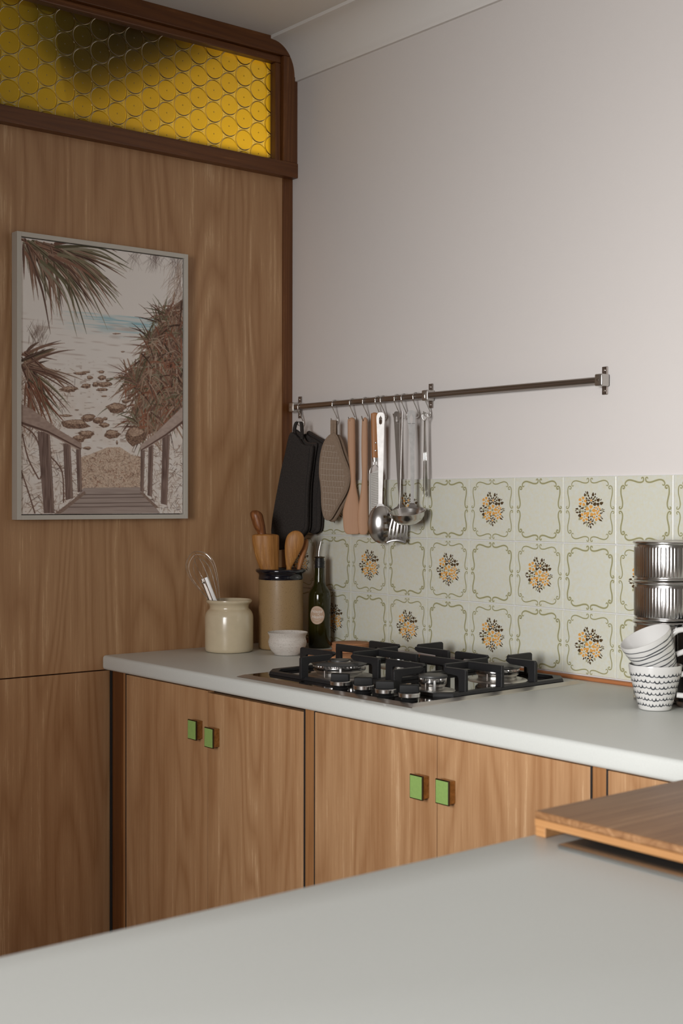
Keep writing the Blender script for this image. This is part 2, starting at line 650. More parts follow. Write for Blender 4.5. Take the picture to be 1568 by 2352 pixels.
# rear wall behind the photographer, with the window that lights the room
WX0, WX1, WZ0, WZ1 = 2.00, 3.32, 0.92, 2.24
rear = thing('wall_rear', 'plain painted wall with the window', 'wall', (0, ROOM_Y, 0))
del rear['category']
struct(rear)
box('plaster', -0.1, WX0, ROOM_Y - 0.1, ROOM_Y, 0, CEIL, 'far_wall', rear)
box('plaster', WX1, ROOM_X + 0.1, ROOM_Y - 0.1, ROOM_Y, 0, CEIL, 'far_wall', rear)
box('plaster', WX0, WX1, ROOM_Y - 0.1, ROOM_Y, 0, WZ0, 'far_wall', rear)
box('plaster', WX0, WX1, ROOM_Y - 0.1, ROOM_Y, WZ1, CEIL, 'far_wall', rear)
win2 = thing('window_2', 'white window frame', 'window', (2.66, ROOM_Y, WZ0))
del win2['category']
struct(win2)
box('jamb', WX0, WX0 + 0.05, ROOM_Y - 0.06, ROOM_Y + 0.01, WZ0, WZ1, 'white_glaze', win2)
box('jamb', WX1 - 0.05, WX1, ROOM_Y - 0.06, ROOM_Y + 0.01, WZ0, WZ1, 'white_glaze', win2)
box('window_head', WX0, WX1, ROOM_Y - 0.06, ROOM_Y + 0.01, WZ1 - 0.05, WZ1, 'white_glaze', win2)
box('window_sill', WX0, WX1, ROOM_Y - 0.06, ROOM_Y + 0.03, WZ0, WZ0 + 0.05, 'white_glaze', win2)

# coved cornice
prof = [(WALLY, 2.499), (-0.004, 2.499), (-0.004, 2.509)]
for i in range(13):
    a = i / 12 * PI / 2
    prof.append((-0.084 + 0.078 * math.cos(a), 2.512 + 0.090 * math.sin(a)))
prof += [(-0.09, 2.603), (-0.09, CEIL), (WALLY, CEIL)]
V = [(0.0, y, z) for y, z in prof] + [(ROOM_X, y, z) for y, z in prof]
n = len(prof)
F = [(i, (i + 1) % n, n + (i + 1) % n, n + i) for i in range(n)] + [tuple(range(n))[::-1], tuple(range(n, 2 * n))]
struct(auto_smooth(mk('trim_1', V, F, 'ceiling', smooth=True), 40), 'coved plaster cornice')

# left wall: veneered panels with a stained upright in the corner and a transom above
wall_left = thing('wall_left', 'oak veneer panelled wall', 'wall', (0, 0, 0))
del wall_left['category']
struct(wall_left)
box('core', -0.09, -0.022, ROOM_Y, 0.1, 0, 2.215, 'dark_gap', wall_left)
box('panel', -0.021, 0.0, -1.45, -0.0315, 0.8615, 2.2245, 'veneer', wall_left, bev=0.0008)
box('panel', -0.021, 0.0, -1.45, -0.5885, 0.0, 0.8585, 'veneer', wall_left, bev=0.0008)
box('panel', -0.021, 0.0, -2.35, -1.453, 0.8615, 2.2245, 'veneer', wall_left, bev=0.0008)
box('panel', -0.021, 0.0, -2.35, -1.453, 0.0, 0.8585, 'veneer', wall_left, bev=0.0008)
box('plaster', -0.09, 0.0, ROOM_Y, -2.353, 0, CEIL, 'far_wall', wall_left)
struct(box('trim_2', -0.02, 0.001, -0.0305, WALLY, 0.9, 2.2245, 'mahogany_v', bev=0.001), 'stained timber upright in the corner')

# amber transom
win1 = thing('window_1', 'amber bottle-bottom glass transom in a stained timber frame', 'window', (0, -0.9, 2.22))
del win1['category']
struct(win1)
TY0, TY1, TZ0, TZ1 = -2.35, -0.0653, 2.2655, 2.5455
o = box('sill_rail', -0.04, 0.0265, TY0, WALLY, 2.2235, TZ0, 'mahogany', win1, bev=0.002)
box('head_rail', -0.04, 0.024, TY0, WALLY, 2.5655, CEIL, 'mahogany', win1, bev=0.0015)
box('stile', -0.04, 0.0235, -0.0445, WALLY, TZ0 + 0.0005, 2.565, 'mahogany_v', win1, bev=0.0015)
box('head_bead', -0.04, 0.013, TY0, -0.0455, TZ1, 2.565, 'mahogany', win1, bev=0.003)
box('stile_bead', -0.04, 0.013, -0.0653, -0.0455, TZ0 + 0.0005, TZ1 - 0.0005, 'mahogany_v', win1, bev=0.003)
box('sill_bead', -0.04, 0.004, TY0, -0.066, TZ0 - 0.01, TZ0 + 0.0003, 'mahogany', win1, bev=0.001)
PX = -0.012
DZ, DY = 0.0598, 0.0504
rp = [(0.0, 0.0007), (0.0010, 0.0006), (0.0022, 0.0002)]
for k in range(1, 9):
    r = 0.0022 + 0.0029 * k
    rp += [(r - 0.0014, 0.00062), (r, 0.0001)]
rp += [(0.0268, 0.0004), (0.0277, 0.0019), (0.0286, 0.0024), (0.0294, 0.0)]
V, F = lathe_data(rp, 40)
V = [(z, x, y) for x, y, z in V]
rme = bpy.data.meshes.new('roundel')
rme.from_pydata(V, [], F)
rme.materials.append(M['amber'])
smooth_mesh(rme)
wv, wf = [], []
cols = int((-0.0571 - (-1.45)) / DY) + 1
for c in range(-1, cols):
    y = -0.0571 - DY * c
    zoff = 2.2830 if c % 2 else 2.3046
    zoff -= DZ * 2
    if c % 2 == 0:
        zoff = 2.2830 - DZ * 2 + DZ / 2
    for k in range(9):
        z = zoff + DZ * k
        if not (TZ0 - 0.029 < z < TZ1 + 0.029):
            continue
        if y - 0.03 < TY1 and y > -1.42 and c >= 0:
            ob = link('roundel', rme, win1, True, (PX, y, z))
        # web of glass round this roundel: hexagonal cell minus the disc
        b0 = len(wv)
        for i in range(24):
            a = 2 * PI * i / 24
            ca, sa = math.cos(a), math.sin(a)
            hexr = 1e9
            for ny, nz in ((0, 1), (0, -1), (1, .5), (1, -.5), (-1, .5), (-1, -.5)):
                vy, vz = ny * DY, nz * DZ
                L2 = math.hypot(vy, vz)
                dd = (ca * vy + sa * vz) / L2
                if dd > 1e-6:
                    hexr = min(hexr, L2 / 2 / dd)
            hexr = max(hexr, 0.0293)
            wv.append((PX - 0.0001, y + 0.0292 * ca, z + 0.0292 * sa))
            wv.append((PX - 0.0001, y + hexr * ca, z + hexr * sa))
        for i in range(24):
            j = (i + 1) % 24
            wf.append((b0 + 2 * i, b0 + 2 * j, b0 + 2 * j + 1, b0 + 2 * i + 1))
mk('pane', wv, wf, 'amber_web', win1, True, recalc=False)
# added dark slab behind the transom, shaped to throw the dark band on its glass
blocker = [(-.67, 2.64), (-.615, 2.325), (-.53, 2.270), (-.33, 2.365), (-.09, 2.500), (-.035, 2.64)]
V = [(x, y, z) for x in (-0.115, -0.15) for y, z in blocker]
tag(mk('transom_blocker', V, [tuple(range(6)), tuple(range(11, 5, -1))] + [(i, (i + 1) % 6, 6 + (i + 1) % 6, 6 + i) for i in range(6)], 'blocker_dark'), 'added dark slab blocking light behind the amber transom', 'blocker')

# ------------------------------------------------------------------- tiles
box('grout', 0.0, 2.72, 0.0006, WALLY + 0.001, 0.9, 1.3575, 'grout', wall_back)
TP = 0.152
TH = 0.0750


def T(X, Y):      # studied tile drawing (units of 1270 x 1575) -> tile metres
    return np.array(((X - 805) / 1270 * 0.152, -(Y - 850) / 1575 * 0.152))


S1 = [(742, 158), (738, 128), (765, 118), (782, 150), (772, 200), (725, 226), (650, 222), (560, 192), (470, 172), (405, 190), (368, 235), (368, 280), (395, 297), (418, 272)]
S2 = [(322, 338), (312, 362), (342, 362), (352, 322), (318, 298), (282, 322), (268, 400), (272, 490), (292, 590), (308, 690), (300, 775), (268, 822), (235, 812), (236, 778), (262, 772)]
BOUQ_BIG = [  # flower centres: x, y, petal ring, petals, petal size, colour
    (820, 872, 78, 5, 46, 'orange', 'sage', 30), (632, 655, 66, 5, 38, 'orange', 'sage', 16), (676, 1016, 66, 6, 34, 'orange', 'sage', 17),
    (998, 830, 44, 5, 22, 'orange', 'brown', 12), (976, 1000, 62, 6, 26, 'orange', 'brown', 13), (840, 632, 56, 7, 21, 'brown', 'orange', 24), (825, 1130, 52, 6, 24, 'brown', 'orange', 22)]
LEAF = [(750, 450, 30, 18), (708, 435, 18, 8), (688, 500, 34, 18), (770, 515, 34, 14), (885, 490, 42, 22), (942, 482, 24, 11), (935, 548, 22, 14), (725, 580, 26, 14), (735, 632, 22, 11),
        (748, 705, 36, 28), (1012, 620, 38, 30), (1090, 695, 40, 28), (1005, 715, 34, 30), (930, 712, 40, 30), (1075, 615, 24, 9), (975, 575, 20, 9), (942, 630, 24, 15), (762, 600, 16, 9),
        (565, 770, 30, 17), (625, 812, 32, 18), (490, 830, 34, 17), (465, 872, 18, 9), (495, 912, 30, 16), (560, 905, 28, 18), (690, 845, 18, 10), (690, 892, 18, 10), (560, 985, 34, 32), (920, 795, 16, 8),
        (670, 1165, 30, 13), (716, 1145, 26, 11), (780, 1235, 22, 9), (830, 1252, 28, 17), (890, 1190, 24, 11), (1070, 1090, 40, 15), (1106, 1048, 22, 11), (1080, 1015, 18, 9), (1070, 860, 26, 9), (1110, 830, 22, 8),
        (1146, 842, 18, 7), (1145, 886, 22, 8), (1105, 912, 18, 9), (1076, 930, 26, 12), (780, 1030, 26, 15), (826, 1010, 18, 9), (866, 1008, 20, 10), (890, 1078, 16, 8), (588, 826, 14, 8)]
LEAF_S = [(714, 775, 36, 26), (565, 1062, 36, 28), (742, 1205, 34, 16), (938, 1150, 32, 20), (630, 885, 32, 20), (722, 500, 28, 16), (910, 575, 26, 17), (560, 860, 36, 18), (1120, 870, 26, 14), (660, 790, 20, 13)]


def tile_mesh(name, flowers, cut=0.0):
    zb = -TH + cut
    mats = ['glaze', 'olive', 'olive_dark', 'orange', 'brown', 'sage']
    V, F, MI = [], [], []

    def add(v, f, mi):
        o = len(V)
        V.extend(v)
        F.extend(tuple(i + o for i in q) for q in f)
        MI.extend([mi] * len(f))
    e, fr, bk = 0.0016, -0.0022, 0.004
    rings = [[(-TH, bk, zb), (TH, bk, zb), (TH, bk, TH), (-TH, bk, TH)],
             [(-TH, fr + e, zb), (TH, fr + e, zb), (TH, fr + e, TH), (-TH, fr + e, TH)],
             [(-TH + e * .4, fr + e * .3, zb + e * .4), (TH - e * .4, fr + e * .3, zb + e * .4), (TH - e * .4, fr + e * .3, TH - e * .4), (-TH + e * .4, fr + e * .3, TH - e * .4)],
             [(-TH + e, fr, zb + e), (TH - e, fr, zb + e), (TH - e, fr, TH - e), (-TH + e, fr, TH - e)]]
    v = sum(rings, [])
    f = [(i * 4 + k, i * 4 + (k + 1) % 4, (i + 1) * 4 + (k + 1) % 4, (i + 1) * 4 + k) for i in range(3) for k in range(4)] + [(12, 13, 14, 15)]
    add(v, f, 0)

    def flat(dep):
        return lambda p: (float(p[0]), fr - dep, float(p[1]))
    w1, w2 = (0.0030, 0.0007) if flowers else (0.0042, 0.0009)
    for S in (S1, S2):
        for sx in (1, -1):
            for sy in (1, -1):
                pts = [T(*p) * np.array((sx, sy)) for p in S]
                pts = catmull(pts, 4)
                n_ = len(pts)
                tp = [min(1.0, 0.45 + 0.55 * max(0.0, math.sin(PI * i / (n_ - 1))) ** 0.5) for i in range(n_)]
                if cut:
                    pts = [np.array((p[0], p[1] * (0.90 if p[1] < 0 else 1.0))) for p in pts]
                add(*ribbon_data(pts, [w1 * t for t in tp], flat(0.00008)), 1)
                add(*ribbon_data(pts[2:-2], [w2 * t for t in tp[2:-2]], flat(0.00014)), 2)
    if flowers:
        def ell(cx, cy, a, b, ang, mi, dep, pointed=False):
            vs = []
            N_ = 10
            for i in range(N_):
                t = 2 * PI * i / N_
                x, y = a * math.cos(t), b * math.sin(t)
                if pointed:
                    y *= (1 - 0.55 * math.cos(t)) * 0.85
                X = cx + x * math.cos(ang) - y * math.sin(ang)
                Y = cy + x * math.sin(ang) + y * math.cos(ang)
                p = T(X, Y)
                vs.append((float(p[0]), fr - dep, float(p[1])))
            add(vs, [tuple(range(N_))], mi)
        idx = {'orange': 3, 'brown': 4, 'sage': 5}
        for cx, cy, ring, npet, ps, c1, c2, cs in BOUQ_BIG:
            for k in range(npet):
                a = 2 * PI * k / npet - PI / 2 + 0.2
                ell(cx + ring * math.cos(a), cy + ring * 1.15 * math.sin(a), ring * 0.58, ring * math.sin(PI / npet) * (1.02 if c1 == 'orange' else 0.72), a + PI, idx[c1], 0.00012, c1 == 'orange')
            ell(cx, cy, cs, cs * 1.1, 0, idx[c2], 0.00014)
        for L_, mi in ((LEAF_S, 5), (LEAF, 4)):
            for x, y, a, b in L_:
                ang = math.atan2(y - 860, x - 815) + 0.25 * math.sin(x * 0.7 + y)
                ell(x, y, a * 1.16, b * 1.45, ang, mi, 0.0001 if mi == 5 else 0.00015, True)
    me = bpy.data.meshes.new(name)
    me.from_pydata(V, [], F)
    for mm in mats:
        me.materials.append(M[mm])
    me.polygons.foreach_set('material_index', MI)
    me.update()
    return me


TM = {(fl, c): tile_mesh('tile_' + ('floral' if fl else 'plain'), fl, c) for fl in (True, False) for c in (0.0, 0.0085)}
ZT = 1.3572
for k in range(-1, 17):
    for r in range(3):
        x = 0.124 + TP * k + TP / 2
        me = TM[((k + r) % 2 == 0, 0.0085 if r == 2 else 0.0)]
        if k == -1:
            x = 0.124 - TP / 2 + 0.0
        ob = link('tile', me, wall_back, True, (x, 0, ZT - TP * r - TP / 2))
        ob.rotation_euler = (random.gauss(0, 0.0015), 0, random.gauss(0, 0.0015))
# tiles left of x = 0 are cut by the corner upright; timber bead closes the joint with the worktop
struct(box('trim_3', 0.0, 2.7, -0.0135, 0.0005, 0.9, 0.9085, 'strip', bev=0.002), 'thin orange timber bead under the tiles')

# =================================================================== CABINETS AND WORKTOPS
DF = -0.592      # door face


def knob_on(door, x, z, worn):
    w, h = 0.0365, 0.0465
    b = box('knob', x + 0.003, x + w - 0.003, DF - 0.0170, DF, z + 0.002, z + h - 0.002, 'brass', door, bev=0.0015)
    box('knob_plate', x, x + w, DF - 0.0205, DF - 0.0165, z, z + h, 'bronze', door, bev=0.001)
    i = box('knob_inlay', x + 0.002, x + w - 0.002, DF - 0.0212, DF - 0.0195, z + 0.002, z + h - 0.002, 'green', door, bev=0.0004)
    i['label'] = 'square green enamel knob face'


cabs = [
    ('oak cabinet left of the hob below the cream jar, two doors with green knobs', 0.033, 0.868, [(0.0905, 0.4635, (0.4105, 0.7395), 0.8565), (0.4660, 0.8310, (0.4815, 0.7305), 0.8525)], (0.8350, 0.8680)),
    ('oak cabinet under the right half of the hob, two doors with green knobs', 0.870, 1.650, [(0.8712, 1.2430, (1.1895, 0.7345), 0.8570), (1.2450, 1.6152, (1.2610, 0.7370), 0.8570)], (1.6185, 1.650)),
    ('oak cabinet at the right end under the mugs, half hidden by the chopping board', 1.652, 2.42, [(1.6535, 2.02, (1.965, 0.735), 0.857), (2.022, 2.40, (2.04, 0.735), 0.857)], (2.402, 2.42)),
]
for lab, x0, x1, doors, stile in cabs:
    c = thing('base_cabinet', lab, 'cabinet', ((x0 + x1) / 2, -0.3, 0))
    box('body', x0 + (0.0 if x0 > 0.1 else 0.0), x1, DF + 0.024, -0.01, 0.10, 0.8615, 'dark_gap', c)
    box('plinth', x0, x1, -0.53, -0.51, 0.0, 0.10, 'dark_gap', c)
    for dx0, dx1, (kx, kz), ztop in doors:
        d = box('door', dx0, dx1, DF, DF + 0.020, 0.105, ztop, 'veneer', c, bev=0.0009)
        knob_on(d, kx, kz, False)
    box('stile', stile[0] + 0.0005, stile[1] - 0.0015, DF + 0.002, DF + 0.022, 0.10, 0.8615, 'edge_oak', c, bev=0.0008)
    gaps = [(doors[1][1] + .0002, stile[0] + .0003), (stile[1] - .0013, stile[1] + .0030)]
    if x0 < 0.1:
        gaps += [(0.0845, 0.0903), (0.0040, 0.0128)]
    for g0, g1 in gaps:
        box('gap_shade_strip', g0, g1, DF + 0.0012, DF + 0.022, 0.10, 0.8600, 'dark_gap', c)  # solid black strip set in the joint to paint in its shade
    if x0 < 0.1:
        box('filler_strip', 0.0130, 0.0685, DF + 0.004, DF + 0.022, 0.0, 0.8615, 'mahogany_v', c)
        box('filler_edge', 0.0688, 0.084, DF + 0.004, DF + 0.022, 0.0, 0.8615, 'edge_oak', c)

wt = box('worktop', 0.0015, 2.62, -0.613, -0.001, 0.8625, 0.900, 'laminate', bev=0.0085, seg=4)
tag(wt, 'white laminate worktop along the tiled wall under the hob', 'worktop')


def rect_ring(name, o, h, z0, z1, mat, parent=None, bev=0):
    (x0, x1, y0, y1), (a0, a1, b0, b1) = o, h
    V = []
    for z in (z0, z1):
        V += [(x0, y0, z), (x1, y0, z), (x1, y1, z), (x0, y1, z), (a0, b0, z), (a1, b0, z), (a1, b1, z), (a0, b1, z)]
    F = []
    for k in range(4):
        l = (k + 1) % 4
        F += [(8 + k, 8 + l, 12 + l, 12 + k), (l, k, 4 + k, 4 + l), (k, l, 8 + l, 8 + k), (4 + l, 4 + k, 12 + k, 12 + l)]
    ob = mk(name, V, F, mat, parent, True)
    if bev:
        bevel(ob, bev, 4)
        smooth_mesh(ob.data)
        auto_smooth(ob, 60)
    return ob


SK = (2.045, 2.47, -1.156, -0.74)
pw = rect_ring('peninsula_worktop', (1.982, 2.622, -2.25, -0.6145), (2.085, 2.43, -1.11, -0.78), 0.8625, 0.900, 'laminate', None, 0.0085)
tag(pw, 'white laminate worktop of the peninsula in the foreground', 'worktop')
pc = thing('peninsula_cabinet', 'oak cabinet carrying the foreground worktop', 'cabinet', (2.31, -1.9, 0))
box('body', 2.02, 2.58, -2.20, -1.20, 0.10, 0.8615, 'veneer', pc)
box('plinth', 2.06, 2.55, -2.18, -0.66, 0.0, 0.10, 'dark_gap', pc)
box('side_panel', 2.02, 2.04, -1.19, -0.64, 0.10, 0.8615, 'veneer', pc)
sink = thing('sink', 'stainless steel sink under the chopping board', 'sink', (2.25, -0.95, 0.72))
rect_ring('rim', SK, (2.09, 2.425, -1.105, -0.785), 0.9002, 0.9045, 'steel_soft', sink, 0.0015)
V = [(2.09, -1.105, .902), (2.425, -1.105, .902), (2.425, -.785, .902), (2.09, -.785, .902), (2.105, -1.09, .74), (2.41, -1.09, .74), (2.41, -.80, .74), (2.105, -.80, .74)]
mk('bowl', V, [(0, 1, 5, 4), (1, 2, 6, 5), (2, 3, 7, 6), (3, 0, 4, 7), (4, 5, 6, 7)], 'steel_soft', sink, True)
bd = thing('chopping_board', 'thick bamboo chopping board lying across the sink', 'chopping board', (2.2, -0.93, 0.9))
BX0, BX1, BY0, BY1 = 1.9905, 2.40, -1.1355, -0.70
box('top_layer', BX0, BX1, BY0, BY1, 0.9215, 0.9305, 'board', bd, bev=0.0022, seg=3)
box('bottom_layer', BX0 + 0.0003, BX1 - 0.0003, BY0 + 0.0003, BY1 - 0.0003, 0.9125, 0.9214, 'board_edge', bd, bev=0.001)
box('foot', BX0, BX0 + 0.016, BY0 + 0.002, BY1 - 0.02, 0.9002, 0.9124, 'board_edge', bd, bev=0.001)
box('foot', BX1 - 0.016, BX1, BY0 + 0.002, BY1 - 0.02, 0.9047, 0.9124, 'board_edge', bd, bev=0.001)

# =================================================================== HOB
SHEAR = 0.055


def HS(p):
    return (p[0] - SHEAR * (p[1] + 0.45), p[1], p[2])


def sheared(o):
    me = o.data
    for v in me.vertices:
        v.co = HS(v.co)
    return o


hob = thing('gas_hob', 'black glass four-burner gas hob with a steel rim set in the white worktop', 'hob', (0.86, -0.31, 0.9))
hx0, hx1, hy0, hy1 = 0.567, 1.160, -0.586, -0.040
bz = 0.0145
V = [(hx0, hy0, .9002), (hx1, hy0, .9002), (hx1, hy1, .9002), (hx0, hy1, .9002),
     (hx0 + .001, hy0 + .001, .9012), (hx1 - .001, hy0 + .001, .9012), (hx1 - .001, hy1 - .001, .9012), (hx0 + .001, hy1 - .001, .9012),
     (hx0 + bz, hy0 + bz, .9062), (hx1 - bz, hy0 + bz, .9062), (hx1 - bz, hy1 - bz, .9062), (hx0 + bz, hy1 - bz, .9062),
     (hx0 + bz + .002, hy0 + bz + .002, .9045), (hx1 - bz - .002, hy0 + bz + .002, .9045), (hx1 - bz - .002, hy1 - bz - .002, .9045), (hx0 + bz + .002, hy1 - bz - .002, .9045)]
F = [(i * 4 + k, i * 4 + (k + 1) % 4, (i + 1) * 4 + (k + 1) % 4, (i + 1) * 4 + k) for i in range(3) for k in range(4)]
sheared(mk('steel_rim', V, F, 'steel_soft', hob, True))
sheared(box('glass_plate', hx0 + bz - .001, hx1 - bz + .001, hy0 + bz - .001, hy1 - bz + .001, .9008, .9058, 'black_glass', hob))

ZT_ = 0.957


def bar(name, p0, p1, z0, z1, w, parent, mat='iron'):
    """cast bar between two plan points, its ends squared and edges softened"""
    a, b = Vector((*p0, 0)), Vector((*p1, 0))
    t = (b - a).normalized()
    nn = Vector((-t.y, t.x, 0)) * w / 2
    V = []
    for z in (z0, z1):
        s = 1.0 if z == z0 else 0.8
        for q in (a + nn * s, a - nn * s, b - nn * s, b + nn * s):
            V.append((q.x, q.y, z))
    o = mk(name, V, BOXF, mat, parent, True)
    sheared(o)
    bevel(o, 0.0014, 2)
    return o


def arm(p_post, p_tip, grate, post_len=0.020):
    """arm of a pan support: a foot at its outer end and a finger that tapers to the burner"""
    a, b = Vector((*p_post, 0)), Vector((*p_tip, 0))
    t = (b - a).normalized()
    nn = Vector((-t.y, t.x, 0))
    L = (b - a).length
    prof = [(0, .9095), (post_len, .9095), (post_len * 1.05, .938), (post_len * 1.25, .942), (L - 0.012, .9445), (L - 0.002, .949), (L, .953), (L - 0.004, ZT_), (0.004, ZT_ + .0005), (0, .954)]
    V = []
    for s in (-1, 1):
        for d, z in prof:
            wd = 0.0046 if z < .93 else 0.0040
            q = a + t * d + nn * (s * wd)
            V.append((q.x, q.y, z))
    n_ = len(prof)
    F = [tuple(range(n_)), tuple(range(n_, 2 * n_))[::-1]] + [(i, (i + 1) % n_, n_ + (i + 1) % n_, n_ + i) for i in range(n_)]
    o = mk('arm', V, F, 'iron', grate, True)
    sheared(o)
    bevel(o, 0.0011, 2)
    return o


def oct_ring(x0, x1, y0, y1, ch, w, z0, z1, parent):
    def ring(i):
        a0, a1, b0, b1, c = x0 + i, x1 - i, y0 + i, y1 - i, ch
        return [(a0 + c, b0), (a1 - c, b0), (a1, b0 + c), (a1, b1 - c), (a1 - c, b1), (a0 + c, b1), (a0, b1 - c), (a0, b0 + c)]
    V = []
    for z, i in ((z0, 0), (z1, 0.002), (z1, w), (z0, w)):
        V += [(x, y, z) for x, y in ring(i)]
    F = []
    for r in range(4):
        for k in range(8):
            l = (k + 1) % 8
            q = (r + 1) % 4
            F.append((r * 8 + k, r * 8 + l, q * 8 + l, q * 8 + k))
    o = mk('base_frame', V, F, 'iron', parent, True)
    sheared(o)
    bevel(o, 0.001, 2)
    return o


grates = [
    ('left cast iron pan support of the hob, round the ring burner', (0.5845, 0.876, -0.528, -0.066), 0.740, (0.742, -0.412), (0.728, -0.190)),
    ('right cast iron pan support of the hob, nearer the mugs', (0.882, 1.1395, -0.478, -0.066), 1.030, (1.036, -0.405), (1.020, -0.185)),
]
for gi, (lab, (x0, x1, y0, y1), xm, c1, c2) in enumerate(grates):
    g = thing('pan_support', lab, 'pan support', ((x0 + x1) / 2, (y0 + y1) / 2, 0.906), group='pan supports on the hob')
    oct_ring(x0, x1, y0, y1, 0.030, 0.016, 0.9059, 0.9130, g)
    arm((x0 + .006, c1[1]), (c1[0] - 0.026, c1[1]), g)
    arm((x1 - .004, c1[1]), (c1[0] + 0.034, c1[1]), g)
    arm((c1[0], min(y0 - .008, -0.523) if gi else y0 - .008), (c1[0], c1[1] - 0.032), g)
    arm((x0 + .006, c2[1]), (c2[0] - 0.028, c2[1]), g)
    arm((x1 - .004, c2[1]), (c2[0] + 0.028, c2[1]), g)
    arm((c2[0], y1 - .004), (c2[0], c2[1] + 0.034), g)
    ym = -0.2965
    bar('cross_bar', (x0 + .002, ym), (x1 - .001, ym), 0.9405, ZT_, 0.009, g)
    bar('post', (x0 + .002, ym), (x0 + .020, ym), 0.9095, 0.9415, 0.0095, g)
    bar('post', (x1 - .019, ym), (x1 - .001, ym), 0.9095, 0.9415, 0.0095, g)
    bar('finger', (c1[0], ym - .003), (c1[0], c1[1] + 0.034), 0.9425, ZT_, 0.008, g)
    bar('finger', (c2[0], ym + .003), (c2[0], c2[1] - 0.034), 0.9425, ZT_, 0.008, g)

burners = [('wok', 0.742, -0.420, 0.060), ('small', 1.042, -0.412, 0.029), ('large', 1.022, -0.188, 0.049), ('medium', 0.722, -0.205, 0.037)]
for kind, bx, by, r in burners:
    bx, by, _ = HS((bx, by, 0))
    k = r / 0.06
    nteeth = int(14 + 30 * k)
    seg = nteeth * 4

    def tooth(rr, z, a, nt=nteeth, r=r):
        return rr - (0.0016 if (rr > r * 0.8 and z > 0.0295 and (a * nt / (2 * PI)) % 1 < 0.28) else 0)
    b = lathe('burner_base', [(0, .0058), (r + .018, .0058), (r + .016, .0075), (r + .004, .0100), (r * .86, .0110), (r * .86, .0170), (0, .0170)], 'steel_soft', hob, 48, 40, True, bx, by, 0.9)
    b['label'] = 'pressed steel burner pan'
    V, F = lathe_data([(0, .016), (r * .88, .016), (r * .97, .0195), (r, .0225), (r, .0288), (r, .0297), (r, .0325), (r * .95, .0330), (0, .0330)], seg, bx, by, 0.9, tooth)
    ob = mk('burner_ring', V, F, 'steel', hob, True, smooth=True)
    auto_smooth(ob, 35)
    if kind == 'wok':
        lathe('burner_cap', [(r * .50, .0330), (r * 1.02, .0330), (r * 1.05, .0352), (r * 1.0, .0385), (r * .60, .0400), (r * .52, .0380), (r * .50, .0330)], 'burner_cap', hob, 64, 50, True, bx, by, 0.9)
        lathe('burner_ring', [(0, .0330), (r * .44, .0330), (r * .46, .0350), (r * .46, .0385), (r * .42, .0395), (0, .0395)], 'steel', hob, 48, 35, True, bx, by, 0.9)
        lathe('burner_cap', [(0, .0395), (r * .36, .0395), (r * .36, .0425), (0, .0430)], 'burner_cap', hob, 40, 50, True, bx, by, 0.9)
    else:
        lathe('burner_cap', [(0, .0332), (r * 1.03, .0332), (r * 1.06, .0350), (r * 1.02, .0378), (r * .8, .0392), (0, .0396)], 'burner_cap', hob, 48, 50, True, bx, by, 0.9)
    lathe('electrode', [(0, .006), (.0028, .006), (.0028, .028), (.0022, .030), (0, .030)], 'white_glaze', hob, 12, 40, True, bx + (r + .004) * .80, by - (r + .004) * .60, 0.9)
    lathe('thermocouple', [(0, .006), (.0022, .006), (.0022, .024), (0, .025)], 'steel_dark', hob, 12, 40, True, bx + (r + .004) * .35, by - (r + .004) * .94, 0.9)
for kx, ky, ang in ((0.9005, -0.5475, 0.0), (0.978, -0.549, 0.06), (1.047, -0.549, -0.05), (1.119, -0.5495, 0.03)):
    kn = lathe('control_knob', [(0, .0058), (.0165, .0058), (.0172, .0075), (.0150, .0100), (.0175, .0128), (.0205, .0132), (.0205, .0136), (0, .0136)], 'knob_black', hob, 40, 40, True, kx, ky, 0.9)
    lathe('knob_collar', [(0, .0136), (.0212, .0136), (.0220, .0145), (.0220, .0212), (.0212, .0220), (0, .0220)], 'steel', kn, 48, 40, True, kx, ky, 0.9)
    gp = slab('knob_grip', [(-.0195, .0), (.0195, .0), (.0190, .0150), (.0150, .0160), (-.0150, .0160), (-.0190, .0150)], -.0085, .0085, 'knob_black', kn, 0.0015)
    gp.location = (kx, ky, 0.9218)
    gp.rotation_euler = (0, 0, 0.75 + ang)
    gp.matrix_parent_inverse = BASE[hob].inverted() if False else Matrix.Identity(4)
# collar and grip are children of a part whose frame is the world (parent inverse of the hob), so undo nothing more
for o_ in list(hob.children):
    for c_ in o_.children:
        c_.matrix_parent_inverse = Matrix.Identity(4)

# =================================================================== ITEMS ON THE WORKTOP
CA = YAW          # turn that makes a flat thing face the room corner the photographer stood in


def jarlike(name, label, cat, loc, prof, mat, seg=64, part=None):
    t = thing(name, label, cat, loc)
    lathe(part or 'body', prof, mat, t, seg, 50)
    return t


jar = jarlike('storage_jar', 'cream glazed stoneware jar holding the whisk', 'jar', (0.132, -0.304, 0.9002), [
    (0, .0005), (.0600, .0005), (.0630, .003), (.0642, .010), (.0644, .090), (.0632, .0985), (.0600, .1060), (.0555, .1115), (.0530, .1130), (.0522, .1150), (.0518, .1200), (.0545, .1265), (.0595, .1300), (.0610, .1330),
    (.0606, .1365), (.0585, .1378), (.0565, .1362), (.0530, .1300), (.0485, .1180), (.0490, .1120), (.0560, .1040), (.0600, .0930), (.0600, .0080), (0, .0060)], 'cream')
whisk = thing('balloon_whisk', 'wire balloon whisk standing in the cream jar', 'whisk', (0.146, -0.279, 0.908), CA)
P0, P1 = Vector((-0.014, 0.004, 0.012)), Vector((-0.124, 0.004, 0.256))
ax = (P1 - P0).normalized()
sx_ = Vector((ax.z, 0, -ax.x))
sy_ = Vector((0, 1, 0))
tube('handle', [P0, P0 + ax * 0.088], 0.0055, 'steel_soft', whisk, 14)
